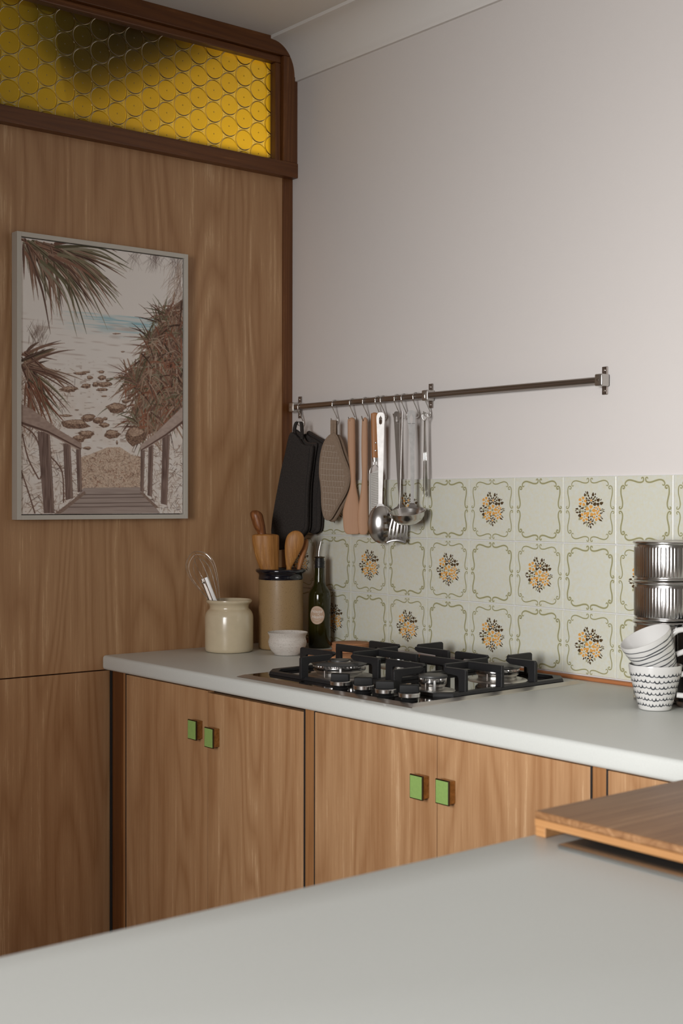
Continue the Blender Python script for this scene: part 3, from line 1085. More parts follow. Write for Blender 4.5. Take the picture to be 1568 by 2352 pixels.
S0 = P0 + ax * 0.084
LEN = (P1 - S0).length
for k in range(7):
    a = PI * k / 7 + 0.13
    dv = sx_ * math.cos(a) + sy_ * math.sin(a)
    sc_ = 1.0 - 0.05 * (k % 3)
    half = [(0, .002), (.18, .0095), (.38, .0225), (.58, .0335), (.75, .0380), (.88, .0320), (.96, .0180), (1.0, 0)]
    pts = [S0 + ax * (LEN * sc_ * f) + dv * (w * sc_) for f, w in half] + [S0 + ax * (LEN * sc_ * f) - dv * (w * sc_) for f, w in half[-2::-1]]
    tube('wire', catmull(pts, 5), 0.0005, 'chrome', whisk, 6)
tongs = thing('folding_tongs', 'folded steel tongs standing in the cream jar before the whisk', 'tongs', (0.143, -0.316, 0.908), CA)
for nm, dx, dy, ln, mt, wd in (('arm', 0.0, -0.004, 0.190, 'steel', 0.0062), ('arm', -0.012, 0.008, 0.186, 'steel_dark', 0.0055)):
    V, F = [], []
    b0, b1 = Vector((0.012 + dx, dy, 0.010)), Vector((-0.058 + dx * .8, dy * 1.2, ln))
    t = (b1 - b0).normalized()
    sdv = Vector((t.z, 0, -t.x))
    pv = []
    for p in (b0, b1):
        for w_, d_ in ((-wd, 0.0025), (wd, 0.0025), (wd, -0.0015), (wd * .55, -0.003), (-wd * .55, -0.003), (-wd, -0.0015)):
            pv.append(p + sdv * w_ + Vector((0, d_, 0)))
    F = [(k, (k + 1) % 6, 6 + (k + 1) % 6, 6 + k) for k in range(6)] + [(5, 4, 3, 2, 1, 0), (6, 7, 8, 9, 10, 11)]
    bevel(mk(nm, pv, F, mt, tongs), 0.0008, 2)
V, F = lathe_data([(0, 0), (.0026, 0), (.0026, .007), (0, .008)], 14)
V = [(x - 0.0665, -z - 0.002, y + 0.176) for x, y, z in V]
mk('rivet', V, F, 'chrome', tongs, smooth=True)

crock = thing('utensil_crock', 'tall tan stoneware crock with navy rim holding wooden utensils', 'crock', (0.163, -0.156, 0.9002))
lathe('body', [(0, .0005), (.0570, .0005), (.0595, .003), (.0604, .009), (.0606, .100), (.0602, .182), (.0598, .1875), (.0535, .1875), (.0545, .10), (.0545, .010), (0, .008)], 'crock', crock, 64, 50)
lathe('rim', [(.0535, .1876), (.0600, .1876), (.0612, .1885), (.0605, .195), (.0600, .2010), (.0630, .2050), (.0678, .2085), (.0690, .2120), (.0676, .2155), (.0640, .2166), (.0600, .2150), (.0560, .2080), (.0540, .1980), (.0535, .1876)], 'navy', crock, 64, 60)


def bent_loft(name, path, mat, parent, seg=20, sub=5, rmod=None, yflat=1.0):
    """path: (x, y, z, rx, ry) along a leaning axis, sections kept horizontal"""
    st = catmull(path, sub)
    V, F = [], []
    for x, y, z, rx, ry in st:
        for k in range(seg):
            a = 2 * PI * k / seg
            m_ = 1 if rmod is None else rmod(a, z)
            V.append((x + max(rx, 1e-4) * m_ * math.cos(a), y + max(ry, 1e-4) * m_ * math.sin(a), z))
    n_ = len(st)
    for i in range(n_ - 1):
        for k in range(seg):
            l = (k + 1) % seg
            F.append((i * seg + k, i * seg + l, (i + 1) * seg + l, (i + 1) * seg + k))
    F += [tuple(range(seg))[::-1], tuple(range((n_ - 1) * seg, n_ * seg))]
    return auto_smooth(mk(name, V, F, mat, parent, smooth=True), 50)


CRK = (0.163, -0.156, 0.9092)
reamer = thing('citrus_reamer', 'wooden citrus reamer with fluted head standing in the tall crock', 'reamer', CRK, CA)
bent_loft('head', [(0.010, -.004, .075, .004, .004), (-0.010, -.004, .14, .010, .010), (-.0275, -.004, .190, .0205, .0165), (-.0365, -.004, .232, .0290, .022), (-.0412, -.004, .268, .0335, .026), (-.0425, -.004, .290, .0345, .027), (-.0430, -.004, .2985, .0330, .0265), (-.0435, -.004, .3015, .022, .020)], 'oiled', reamer, 40, 4,
          lambda a, z: 1 + 0.13 * abs(math.cos(2.5 * a)) * min(1, max(0, (z - .1) * 8)) - .03)
bent_loft('handle', [(-.0500, -.004, .296, .0118, .0118), (-.0525, -.004, .306, .0121, .0121), (-.0575, -.004, .320, .0155, .0155), (-.0625, -.004, .338, .0168, .0168), (-.0665, -.004, .354, .0168, .0168), (-.0690, -.004, .362, .0120, .0120), (-.0700, -.004, .3655, .005, .005)], 'oiled_dark', reamer, 28, 4)
sp1 = thing('wooden_spoon', 'wooden spoon with round bowl standing in the tall crock', 'spoon', CRK, CA)
bent_loft('spoon', [(.000, .016, .020, .005, .005), (.0115, .004, .120, .0055, .0055), (.0210, -.006, .200, .0062, .0055), (.0245, -.010, .222, .0110, .0058), (.0300, -.013, .246, .0185, .0075), (.0355, -.015, .268, .0245, .009), (.0385, -.016, .286, .0250, .009), (.0400, -.016, .300, .0205, .0075), (.0410, -.016, .3085, .0110, .0045), (.0413, -.016, .3110, .003, .002)], 'oiled', sp1, 28, 4)
sp2 = thing('wooden_spatula', 'narrow wooden spatula seen edge-on in the tall crock behind the round spoon', 'spatula', CRK, CA)
bent_loft('spatula', [(.022, .006, .020, .004, .005), (.0400, .007, .150, .0045, .006), (.0475, .009, .200, .0055, .007), (.0560, .014, .235, .0080, .013), (.0640, .025, .262, .0085, .018), (.0680, .026, .280, .0065, .015), (.0695, .026, .287, .002, .006)], 'handle_wood', sp2, 24, 4)
sp3 = thing('wooden_stick', 'dark wooden handle leaning against the back of the tall crock rim', 'utensil handle', CRK, CA)
bent_loft('stick', [(-.016, .032, .02, .006, .006), (-.015, .036, .12, .0062, .0062), (-.0165, .040, .200, .0085, .0065), (-.0205, .043, .226, .0095, .0065), (-.0215, .044, .233, .006, .004)], 'oiled_dark', sp3, 20, 4)

btl = thing('oil_bottle', 'dark green glass oil bottle with steel pourer and round kraft label', 'bottle', (0.210, -0.0595, 0.9002), CA)
lathe('glass', [(0, .004), (.012, .003), (.024, .0008), (.0290, .0012), (.0304, .005), (.0306, .138), (.0300, .146), (.0275, .155), (.0220, .163), (.0172, .170), (.0150, .180), (.0138, .200), (.0134, .2180), (.0120, .2185), (.0122, .20), (.0135, .18), (.0200, .1605), (.0265, .149), (.0284, .138), (.0284, .008), (0, .0065)], 'bottle', btl, 64, 60)
lathe('oil', [(0, .0072), (.0278, .0088), (.0279, .085), (0, .085)], 'black_plastic', btl, 48, 40)
lathe('collar', [(.0124, .2175), (.0140, .2178), (.0142, .2215), (.0134, .2222), (.0134, .2275), (.0142, .2280), (.0142, .2300), (.0134, .2305), (.0134, .2330), (.0142, .2335), (.0142, .2355), (.0132, .2362), (.0120, .2430), (.0116, .2450), (0, .2450)], 'black_plastic', btl, 48, 40)
lathe('stopper', [(0, .2450), (.0142, .2450), (.0148, .2462), (.0140, .2476), (.0060, .2490), (0, .2492)], 'bronze', btl, 40, 40)
tube('pourer', catmull([(-.002, 0, .248), (-.0015, 0, .262), (.0010, 0, .276), (.0045, 0, .291)], 4), [.0042, .0041, .004, .0039, .0038, .0037, .0036, .0034, .0033, .0032, .0031, .0030, .0028][:13], 'steel_tool', btl, 16)


def on_bottle(p, R=0.0309):
    a = p[0] / R - 0.22
    return (R * math.sin(a), -R * math.cos(a), p[1] + 0.0905)


V, F = [], []
nx, nr = 40, 6
V.append(on_bottle((0, 0)))
for j in range(1, nr + 1):
    for i in range(nx):
        a = 2 * PI * i / nx
        V.append(on_bottle((0.0217 * j / nr * math.cos(a), 0.0248 * j / nr * math.sin(a))))
for i in range(nx):
    F.append((0, 1 + i, 1 + (i + 1) % nx))
    for j in range(nr - 1):
        a0, b0 = 1 + j * nx, 1 + (j + 1) * nx
        F.append((a0 + i, b0 + i, b0 + (i + 1) % nx, a0 + (i + 1) % nx))
lab = mk('paper_label', V, F, 'label', btl, smooth=True)
lab['label'] = 'round kraft paper label with white script'


def text_mesh(name, lines, mat, parent, conv):
    parts = []
    for txt, x, y, size, shear in lines:
        cu = bpy.data.curves.new('lettering', 'FONT')
        cu.body = txt
        cu.size = size
        cu.shear = shear
        cu.align_x = 'CENTER'
        cu.resolution_u = 3
        tmp = bpy.data.objects.new('lettering', cu)
        COL.objects.link(tmp)
        bpy.context.view_layer.update()
        me = bpy.data.meshes.new_from_object(tmp.evaluated_get(bpy.context.evaluated_depsgraph_get()))
        bm = bmesh.new()
        bm.from_mesh(me)
        bmesh.ops.triangulate(bm, faces=bm.faces)
        vs = [conv((v.co.x * 1.0 + x, v.co.y + y)) for v in bm.verts]
        bm.verts.index_update()
        fs = [tuple(v.index for v in f.verts) for f in bm.faces]
        bm.free()
        parts.append((vs, fs))
        bpy.data.objects.remove(tmp)
        bpy.data.meshes.remove(me)
        bpy.data.curves.remove(cu)
    V, F = merge(parts)
    return mk(name, V, F, mat, parent)


cv = lambda p: on_bottle(p, 0.03105)
text_mesh('lettering', [('House', -.0015, .0065, .0125, .35), ('of', .004, .0012, .0058, .3), ('Health', .0005, -.0085, .0125, .35)], 'label_ink', lab, cv)
parts = [ribbon_data(catmull([(-.009, -.0120), (0, -.0140), (.009, -.0118)], 6), .0005, cv), ribbon_data([(-.006, -.0165), (.006, -.0165)], .0004, cv), ribbon_data([(-.005, -.0185), (.005, -.0185)], .0004, cv),
         ribbon_data(catmull([(-.0165, .0085), (-.0120, .0170), (0, .0212), (.0110, .0180), (.0160, .0110)], 6), .0005, cv), ribbon_data(catmull([(-.012, -.0175), (0, -.0225), (.012, -.0175)], 6), .0004, cv)]
V, F = merge(parts)
mk('flourish', V, F, 'label_ink', lab)

bowl = thing('small_bowl', 'small speckled white clay bowl in front of the tall crock', 'bowl', (0.292, -0.230, 0.9002))
bp_ = [(0, .0005), (.0330, .0005), (.0345, .002), (.0360, .005), (.0430, .0120), (.0440, .0145), (.0462, .0185), (.0480, .0230), (.0492, .0262), (.0487, .0280), (.0500, .0305), (.0497, .0325), (.0502, .0340), (.0490, .0375), (.0484, .0395), (.0482, .0415), (.0470, .0440), (.0476, .0490), (.0505, .0550), (.0522, .0582), (.0515, .0590), (.0495, .0570), (.0450, .0460), (.0440, .0330), (.0400, .0150), (.0300, .0055), (0, .0045)]
lathe('bowl', bp_, 'bowl', bowl, 64, 60, rmod=lambda r, z, a: r * (1 + 0.006 * math.sin(3 * a + z * 90) + 0.004 * math.sin(7 * a - z * 200)))

tag(lathe('cork_trivet', [(0, 0), (.083, 0), (.0835, .0015), (.0835, .0065), (.082, .0080), (0, .0080)], 'cork', None, 56, 50, loc=(0.393, -0.158, 0.9003)), 'large round cork mat lying behind the hob corner under the coasters', 'trivet')
for k in range(6):
    ob = lathe('cork_coaster', [(0, 0), (.0480, 0), (.0488, .0006), (.0488, .0030), (.0480, .0036), (0, .0036)], 'cork', None, 48, 50, loc=(0.389 + random.uniform(-.0012, .0012), -0.098 + random.uniform(-.0012, .0012), 0.9086 + k * 0.0038))
    tag(ob, ['lowest', 'second lowest', 'third from the bottom', 'third from the top', 'second from the top', 'topmost'][k] + ' round cork coaster in the stack between bottle and hob', 'coaster', 'stacked cork coasters')

# ribbed tins
tin_labels = ['ribbed steel tin at the bottom of the stack behind the mugs', 'ribbed steel tin second from the bottom behind the tilted mug', 'ribbed steel tin just below the topmost of the stack', 'topmost ribbed steel tin of the stack by the tiles']
TINX, TINY = 1.402, -0.098
for k in range(4):
    t = thing('ribbed_tin', tin_labels[k], 'tin', (TINX, TINY, 0.9003 + k * 0.0802), group='stacked ribbed tins')
    R = 0.0700
    seg = 264

    def rib(r, z, a):
        return r + (0.00055 * math.cos(a * 66) - 0.0002 if 0.0085 < z < 0.0672 else 0)
    V, F = lathe_data([(0, .001), (.066, .001), (.0690, .0012), (.0708, .0025), (.0708, .0042), (.0695, .0055), (.0690, .0070), (.0692, .0080), (R, .0100), (R, .0660), (.0692, .0680), (.0690, .0715), (.0690, .0728)], seg, 0, 0, 0, rib)
    auto_smooth(mk('body', V, F, 'steel', t, smooth=True), 60)
    lathe('lid', [(.0688, .0728), (.0705, .0733), (.0726, .0745), (.0732, .0768), (.0722, .0791), (.0705, .0796), (.0690, .0779), (.0640, .0772), (.055, .0774), (0, .0776)], 'steel', t, 72, 60)


# mugs
def mug(name, label, loc, tilt_m, handle_ang):
    t = bpy.data.objects.new(name, None)
    t.empty_display_size = 0.03
    COL.objects.link(t)
    t.matrix_world = Matrix.Translation(Vector(loc)) @ tilt_m
    tag(t, label, 'mug', 'stacked patterned mugs')
    lathe('body', [(0, .001), (.026, .0005), (.0295, .0008), (.0310, .003), (.0345, .016), (.0400, .036), (.0452, .056), (.0490, .073), (.0510, .0850), (.0507, .0868), (.0492, .0868), (.0478, .0810), (.0425, .055), (.036, .030), (.029, .008), (0, .006)], 'white_glaze', t, 72, 60)
    ca, sa = math.cos(handle_ang), math.sin(handle_ang)
    path = [(.0470, .068), (.0600, .0715), (.0735, .067), (.0790, .055), (.0750, .040), (.0620, .0290), (.0400, .0290)]
    pts = [(r * ca, r * sa, z) for r, z in catmull(path, 5)]
    tube('handle', pts, 0.0052, 'white_glaze', t, 14)
    return t


def mug_r(z):
    zs = [.003, .016, .036, .056, .073, .085]
    rs = [.0310, .0345, .0400, .0452, .0490, .0510]
    return float(np.interp(z, zs, rs)) + 0.00025


MUGP = Vector((1.468, -0.2285, 0.9003))
m1 = mug('mug', 'white mug with rows of looping black scribbles standing on the worktop', MUGP, Matrix.Rotation(0, 4, 'Z'), YAW - 0.25)
parts = []
for j in range(6):
    z0 = 0.070 - j * 0.0115
    nl = 33
    pts = []
    for i in range(nl * 8 + 1):
        u = i / 8
        ph = (u % 1) * 2 * PI
        amp = 0.0030 + 0.0006 * math.sin(u * 2.1 + j)
        zz = z0 + 0.0010 * math.sin(u * .8 + j * 2) - 1.6 * amp * abs(math.sin(ph / 2)) ** 0.7 + 0.8 * amp
        pts.append(((u - 0.10 * math.sin(ph)) / nl * 2 * PI + j * .4, zz))
    pts = [(a * 0.043, z) for a, z in pts]
    V, F = ribbon_data(pts, [0.0020 + 0.0006 * math.sin(i * .3 + j) for i in range(len(pts))], lambda p: (mug_r(p[1]) * math.cos(p[0] / 0.043), mug_r(p[1]) * math.sin(p[0] / 0.043), p[1]))
    parts.append((V, F))
V, F = merge(parts)
mk('scribble_pattern', V, F, 'ink', m1)
vd = Vector((-math.sin(YAW), math.cos(YAW), 0))
tl = Matrix.Rotation(math.radians(-26), 4, vd) @ Matrix.Rotation(math.radians(8), 4, Vector((math.cos(YAW), math.sin(YAW), 0)))
rt_ = Vector((math.cos(YAW), math.sin(YAW), 0))
m2 = mug('mug', 'white mug with thin black stripes tilted inside the scribbled mug', MUGP + rt_ * 0.0150 + Vector((0, 0, 0.0640)), tl, YAW - 0.12)
parts = []
for j, z0 in enumerate((.0765, .0665, .0600, .0490, .0420, .0330, .0250, .0190)):
    pts = [(a / 120 * 2 * PI * 0.043, z0 + 0.0012 * math.sin(a / 120 * 2 * PI * 2 + j) + 0.0004 * math.sin(a * .35 + j * 2)) for a in range(121)]
    parts.append(ribbon_data(pts, [0.0017 + 0.0006 * (math.sin(i * .11 + j * 1.7) > 0) for i in range(121)], lambda p: (mug_r(p[1]) * math.cos(p[0] / 0.043), mug_r(p[1]) * math.sin(p[0] / 0.043), p[1])))
V, F = merge(parts)
mk('stripe_pattern', V, F, 'ink', m2)

pot = thing('black_canister', 'black round-topped canister with a dark steel base at the right edge behind the mugs', 'canister', (1.4925, -0.1390, 0.9003))
lathe('body', [(0, .010), (.0290, .010), (.0305, .013), (.0310, .030), (.0310, .120), (.0295, .140), (.0255, .155), (.018, .165), (.008, .169), (0, .170)], 'black_plastic', pot, 48, 50)
lathe('base_ring', [(0, 0), (.0330, 0), (.0340, .002), (.0340, .008), (.0325, .0100), (0, .0100)], 'steel_dark', pot, 48, 50)

# =================================================================== RAIL AND HANGING TOOLS
RY, RZ, RR = -0.0140, 1.5675, 0.0080
rail = thing('utensil_rail', 'steel utensil rail on three brackets across the white wall', 'rail', (0.62, WALLY, 1.56))


def rod(x0, x1):
    V, F = tube_data([(x0, RY, RZ), (x1, RY, RZ)], RR, 24)
    auto_smooth(mk('rod', V, F, 'steel_dark', rail, True, smooth=True), 50)


rod(0.024, 0.5895)
rod(0.5915, 1.150)
for bx, blk in ((0.0395, 0.0300), (0.5865, 0.5905), (1.1500, 1.1530)):
    pl = box('bracket_plate', bx - .0075, bx + .0075, WALLY - .0035, WALLY, RZ - .031, RZ + .031, 'steel_dark', rail, bev=0.001)
    b_ = box('bracket_block', blk - .0110, blk + .0110, RY - .0095, WALLY - .003, RZ - .0135, RZ + .0135, 'steel_soft', rail, bev=0.003, seg=3)
    for dz in (-.0225, .0225):
        V, F = lathe_data([(0, 0), (.0030, 0), (.0026, .0012), (.001, .0014), (0, .0008)], 16)
        V = [(x + bx, WALLY - .0035 - z, y + RZ + dz) for x, y, z in V]
        mk('screw', V, F, 'chrome', pl, True, smooth=True).matrix_parent_inverse = Matrix.Identity(4)
    V, F = lathe_data([(0, .0006), (.0024, .0002), (.0030, 0)], 16)
    V = [(x + blk - .002, RY - .0097 - z, y + RZ) for x, y, z in V]
    mk('set_screw', V, F, 'steel_dark', b_, True, smooth=True).matrix_parent_inverse = Matrix.Identity(4)

HOOKS = [(0.0640, 'double oven glove', 0.0), (0.2190, 'taupe pot holders', 0.0), (0.2940, 'wide wooden spatula', 0.0), (0.3490, 'narrow wooden spatula', 0.0), (0.4000, 'wood-handled grater', 0.0),
         (0.4210, 'toothed pasta server', 0.0), (0.4760, 'slotted spoon', 0.0), (0.5030, 'edge-on slotted turner', 0.0), (0.5480, 'soup ladle', 0.0), (0.5920, 'bunch of skewers', 0.0)]
hp = []
for i in range(11):
    a = math.radians(-50 + i * 25)       # over the rail: from behind, over the top, to the front
    hp.append((RY + 0.0101 * math.cos(a), RZ + 0.0101 * math.sin(a)))
hp += [(RY - .0085, RZ - .010), (RY + .001, RZ - .026), (RY + .0095, RZ - .040)]
for i in range(8):
    a = math.radians(20 - i * 28)
    hp.append((RY - 0.0005 + 0.0112 * math.cos(a), RZ - .0445 + 0.0098 * math.sin(a)))
hp += [(RY - .0135, RZ - .0405)]
hp = catmull(hp, 3)
for hx, nm, tw in HOOKS:
    t = thing('s_hook', 'thin steel S-hook on the rail holding the ' + nm, 'hook', (hx, RY, RZ), tw, 'hooks on the utensil rail')
    tube('wire', [(0, y - RY, z - RZ) for y, z in hp], 0.0015, 'chrome', t, 8)


def hang(name, label, cat, x, y, deg, group=None, z=1.512):
    return thing(name, label, cat, (x, y, z), math.radians(deg), group)


# --- oven gloves
def glove(t, outline, strap, y0, y1, cuff, seams, k=1.0):
    outline, cuff, seams = [[(x * k, z) for x, z in l] for l in (outline, cuff, seams)]
    strap = strap and [(x * k, z) for x, z in strap]
    ol = [tuple(p) for p in catmull(outline, 4, True)]
    ym = y0 + (y1 - y0) * 0.58
    slab('front_pad', ol, y0, ym, 'felt', t, min((ym - y0) * 0.45, 0.007), 4)
    zt = max(z for x, z in outline)
    ob_ = [(x + (.004 if z > zt - .06 else 0), z + (.0085 if z > zt - .06 else 0)) for x, z in outline]
    slab('back_pad', [tuple(p) for p in catmull(ob_, 4, True)], ym + .003, y1, 'felt', t, 0.0025, 3)
    V, F = tube_data([(x + .004, ym + .0045, z + .0085) for x, z in catmull(cuff, 6)], 0.0026, 8)
    auto_smooth(mk('back_binding', V, F, 'felt_trim', t, smooth=True), 60)
    V, F = tube_data([(x, (y0 + y1) / 2 - 0.004, z) for x, z in catmull(cuff, 6)], 0.0032, 8)
    auto_smooth(mk('cuff_binding', V, F, 'felt_trim', t, smooth=True), 60)
    V, F = tube_data([(x, y0 + 0.0004, z) for x, z in catmull(seams, 6)], 0.0011, 6)
    mk('seam', V, F, 'dark_gap', t, smooth=True)
    if strap:
        V, F = [], []
        pts = catmull(strap, 5)
        n_ = len(pts)
        for x, z in pts:
            V += [(x - .0042, -.004, z), (x + .0042, -.004, z), (x + .0042, .002, z), (x - .0042, .002, z)]
        for i in range(n_ - 1):
            for k in range(4):
                F.append((i * 4 + k, i * 4 + (k + 1) % 4, i * 4 + 4 + (k + 1) % 4, i * 4 + 4 + k))
        F += [(3, 2, 1, 0), tuple(range((n_ - 1) * 4, n_ * 4))]
        bevel(mk('hanging_loop', V, F, 'felt', t, smooth=False), 0.0012, 2)


g1 = hang('oven_glove', 'charcoal quilted oven glove hanging nearest the wood panel', 'oven glove', 0.1000, -0.0690, 22, 'pair of charcoal oven gloves', 1.51)
glove(g1, [(-.0017, -.0202), (.0224, -.0342), (.0372, -.0532), (.0600, -.0560), (.0672, -.0620), (.0648, -.0900), (.0548, -.1656), (.0522, -.2337), (.0504, -.2814), (.0412, -.3002), (.0154, -.3230), (-.0217, -.3430), (-.0440, -.3423), (-.0600, -.2909), (-.0350, -.1482), (-.0183, -.0798)],
      [(.0065, -.030), (.0065, -.008), (.0120, .0085), (.0190, .0110), (.0262, .0080), (.0285, -.010), (.0290, -.038)], -.013, .011,
      [(-.001, -.0225), (.0210, -.0365), (.0365, -.0555), (.0650, -.0595)], [(.0585, -.064), (.0555, -.095), (.0475, -.1656), (.0450, -.2337), (.0435, -.2780), (.0330, -.2960)], 1.067)
g2 = hang('oven_glove', 'charcoal quilted oven glove hanging beside the taupe pot holder', 'oven glove', 0.116, -0.0275, 12, 'pair of charcoal oven gloves', 1.51)
glove(g2, [(-.0100, -.0235), (.0174, -.0343), (.0560, -.0560), (.0655, -.0672), (.0642, -.0978), (.0452, -.1826), (.0435, -.2336), (.0408, -.2847), (.0307, -.2984), (.0160, -.3003), (-.0117, -.2750), (-.0200, -.180), (-.0180, -.08)],
      None, -.0105, .0095, [(-.008, -.0255), (.0180, -.0370), (.0545, -.0590), (.0640, -.0660)], [(.0545, -.070), (.0530, -.098), (.0365, -.1826), (.0345, -.2336), (.0330, -.2800), (.0240, -.2940)], 1.19)

# --- pot holders
POT = [(.0110, -.0305), (.0242, -.0410), (.0395, -.0858), (.0555, -.1273), (.0581, -.1500), (.0497, -.1852), (.0260, -.2267), (.0090, -.2550), (.0000, -.2616), (-.0110, -.2560), (-.0178, -.2268), (-.0200, -.1769), (-.0250, -.1354), (-.0214, -.0855), (-.0096, -.0491)]
for k, (lab, y, dz, dx) in enumerate((('taupe linen pot holder with white grid stitching facing the room', -0.0580, 0.0, 0.0), ('taupe linen pot holder hanging behind the stitched one', -0.0425, -0.004, 0.0))):
    t = hang('pot_holder', lab, 'pot holder', 0.2480 if k == 0 else 0.2465, y, 40, 'pair of taupe pot holders')
    ol = [tuple(p) for p in catmull([(x + dx, z + dz) for x, z in POT], 4, True)]
    slab('pad', ol, -.0055, .0045, 'linen', t, 0.004, 4)
    rim = [(x * .985 + .0002, -.001, z) for x, z in ol]
    V, F = tube_data(rim, 0.0030, 8, True)
    mk('binding', V, F, 'linen_dark' if k else 'linen', t, smooth=True)
    V, F = [], []
    for x0, z0, x1, z1 in (((.0085, .0075, .0085, -.036), (.0165, .0070, .0155, -.040)) if k == 0 else ((.0075, .0060, .0085, -.040),)):
        o_ = len(V)
        for x, z in ((x0, z0), (x1, z1)):
            V += [(x - .0042, -.0015, z), (x + .0042, -.0015, z), (x + .0042, .0010, z), (x - .0042, .0010, z)]
        F += [tuple(o_ + i for i in q) for q in BOXF]
    mk('hanging_loop', V, F, 'linen', t)
    if k == 0:
        poly = [np.array(p) for p in ol]

        def inside_span(z):
            xs = []
            for a, b in zip(poly, poly[1:] + poly[:1]):
                if (a[1] - z) * (b[1] - z) < 0:
                    xs.append(a[0] + (b[0] - a[0]) * (z - a[1]) / (b[1] - a[1]))
            return (min(xs), max(xs)) if len(xs) >= 2 else None
        parts = []
        for i in range(12):
            z = -.060 - i * .0160
            sp = inside_span(z)
            if sp and sp[1] - sp[0] > .03:
                a, b = sp[0] + .003, sp[1] - .013
                pts = [(a + (b - a) * q / 8, z - .0022 * q / 8 * 2 + .0004 * math.sin(q * 2.0)) for q in range(9)]
                parts.append(ribbon_data(pts, .0006, lambda p: (p[0], -.00575, p[1])))
                x = a + .002
                while x < b:
                    parts.append(ribbon_data([(x, z), (x - .0008, z - .0150)], .00045, lambda p: (p[0], -.00572, p[1])))
                    x += .0075
        V, F = merge(parts)
        mk('grid_stitching', V, F, 'thread', t)

# --- wooden spatulas


def holed_loft(t, name, st, mat, hole_z, hole_x):
    o = loft(name, st, mat, t, 24, 2.4, 5)
    V, F = lathe_data([(0, 0), (.0026, 0), (.0026, .0004), (0, .0004)], 16)
    V = [(x + hole_x, -st[-3][4] - .0003 - z, y + hole_z) for x, y, z in V]
    mk('hanging_hole', V, F, 'dark_gap', t)
    return o


t = hang('wooden_spatula', 'wide pale beech spatula hanging from the rail', 'spatula', 0.3005, -0.034, 45, 'wooden spatulas on the rail')
holed_loft(t, 'spatula', [(-.3010, .0110, 0, .0080, .002), (-.2995, .0125, 0, .0165, .0032), (-.2920, .0105, 0, .0200, .0035), (-.2780, .0100, 0, .0222, .0038), (-.2450, .0092, 0, .0232, .0045), (-.2250, .0100, 0, .0205, .0050), (-.2000, .0125, 0, .0150, .0058), (-.1750, .0140, 0, .0090, .0068), (-.1510, .0140, 0, .0068, .0072), (-.1254, .0128, 0, .0080, .0075), (-.0741, .0101, 0, .0103, .0080), (-.0006, .0091, 0, .0103, .0080), (.0075, .0098, 0, .0092, .0070), (.0105, .0100, 0, .0060, .0050), (.0128, .0100, 0, .0025, .003)], 'beech', .0035, .0075)
t = hang('wooden_spatula', 'narrower pale beech spatula hanging beside the grater', 'spatula', 0.3550, -0.034, 45, 'wooden spatulas on the rail')
holed_loft(t, 'spatula', [(-.3010, .0060, 0, .004, .002), (-.2990, .0060, 0, .0095, .0035), (-.2880, .0060, 0, .0130, .0045), (-.2531, .0052, 0, .0148, .0062), (-.2277, .0062, 0, .0134, .0065), (-.2024, .0080, 0, .0112, .0068), (-.1750, .0095, 0, .0090, .0070), (-.1432, .0102, 0, .0077, .0072), (-.0757, .0096, 0, .0089, .0078), (-.0031, .0099, 0, .0078, .0074), (.0040, .0105, 0, .0068, .0062), (.0080, .0105, 0, .0042, .0045), (.0104, .0105, 0, .002, .002)], 'beech', .0020, .0075)

# --- grater
t = hang('grater', 'fine grater with orange wooden handle and steel blade', 'grater', 0.4100, -0.0320, 52)
loft('handle', [(-.0979, .0000, 0, .0084, .0060), (-.05, -.0005, 0, .0092, .0066), (.0120, -.0012, 0, .0100, .0066), (.0180, -.0014, 0, .0080, .0055), (.0207, -.0014, 0, .0035, .003)], 'handle_wood', t, 24, 2.8)
loft('ferrule', [(-.1088, .0004, 0, .0072, .0055), (-.0979, .0000, 0, .0080, .0060)], 'steel', t, 24, 2.4, 0)
for rz in (-.0590, -.0795):
    V, F = lathe_data([(0, .0008), (.0020, .0006), (.0026, 0)], 16)
    mk('rivet', [(x + .0012, -.0066 - z, y + rz) for x, y, z in V], F, 'chrome', t, smooth=True)
for s in (-1, 1):
    pts = catmull([(s * .0035, 0, -.108), (s * .0035, 0, -.1165), (s * .0085, 0, -.1225), (s * .0132, 0, -.1295), (s * .0138, 0, -.142)], 5)
    tube('frame_wire', pts, 0.0014, 'steel', t, 8)
box_v = lambda x0, x1, y0, y1, z0, z1: ([(x0, y0, z0), (x1, y0, z0), (x1, y1, z0), (x0, y1, z0), (x0, y0, z1), (x1, y0, z1), (x1, y1, z1), (x0, y1, z1)], BOXF)
V, F = merge([box_v(-.0160, -.0125, -.003, .004, -.2620, -.1392), box_v(.0125, .0160, -.003, .004, -.2620, -.1392), box_v(-.0125, .0125, .0030, .004, -.2620, -.1392)])
mk('side_rails', V, F, 'steel_soft', t)
slab('blade', [(-.0115, -.2620), (.0125, -.2620), (.0125, -.1295), (.0090, -.1300), (-.0115, -.1390)], -.0030, -.0022, 'steel_soft', t).data.materials[0] = M['linen'] if False else M['steel_soft']
parts = []
for i in range(26):
    for j in range(6):
        x0 = -.0095 + j * .0036
        z0 = -.1420 - i * .0045 + .0007 * j
        parts.append(([(x0, -.00312, z0), (x0 + .0026, -.00312, z0 + .0006), (x0 + .0026, -.00312, z0 + .0019), (x0, -.00312, z0 + .0013)], [(0, 1, 2, 3)]))
V, F = merge(parts)
ob = mk('grating_teeth', V, F, 'bronze', t)
ob['kind'] = 'stuff'


# --- steel tools
def steel_handle(t, st, mat='steel_tool', thick=.0022):
    return strap_plate('handle', st, thick, mat, t)


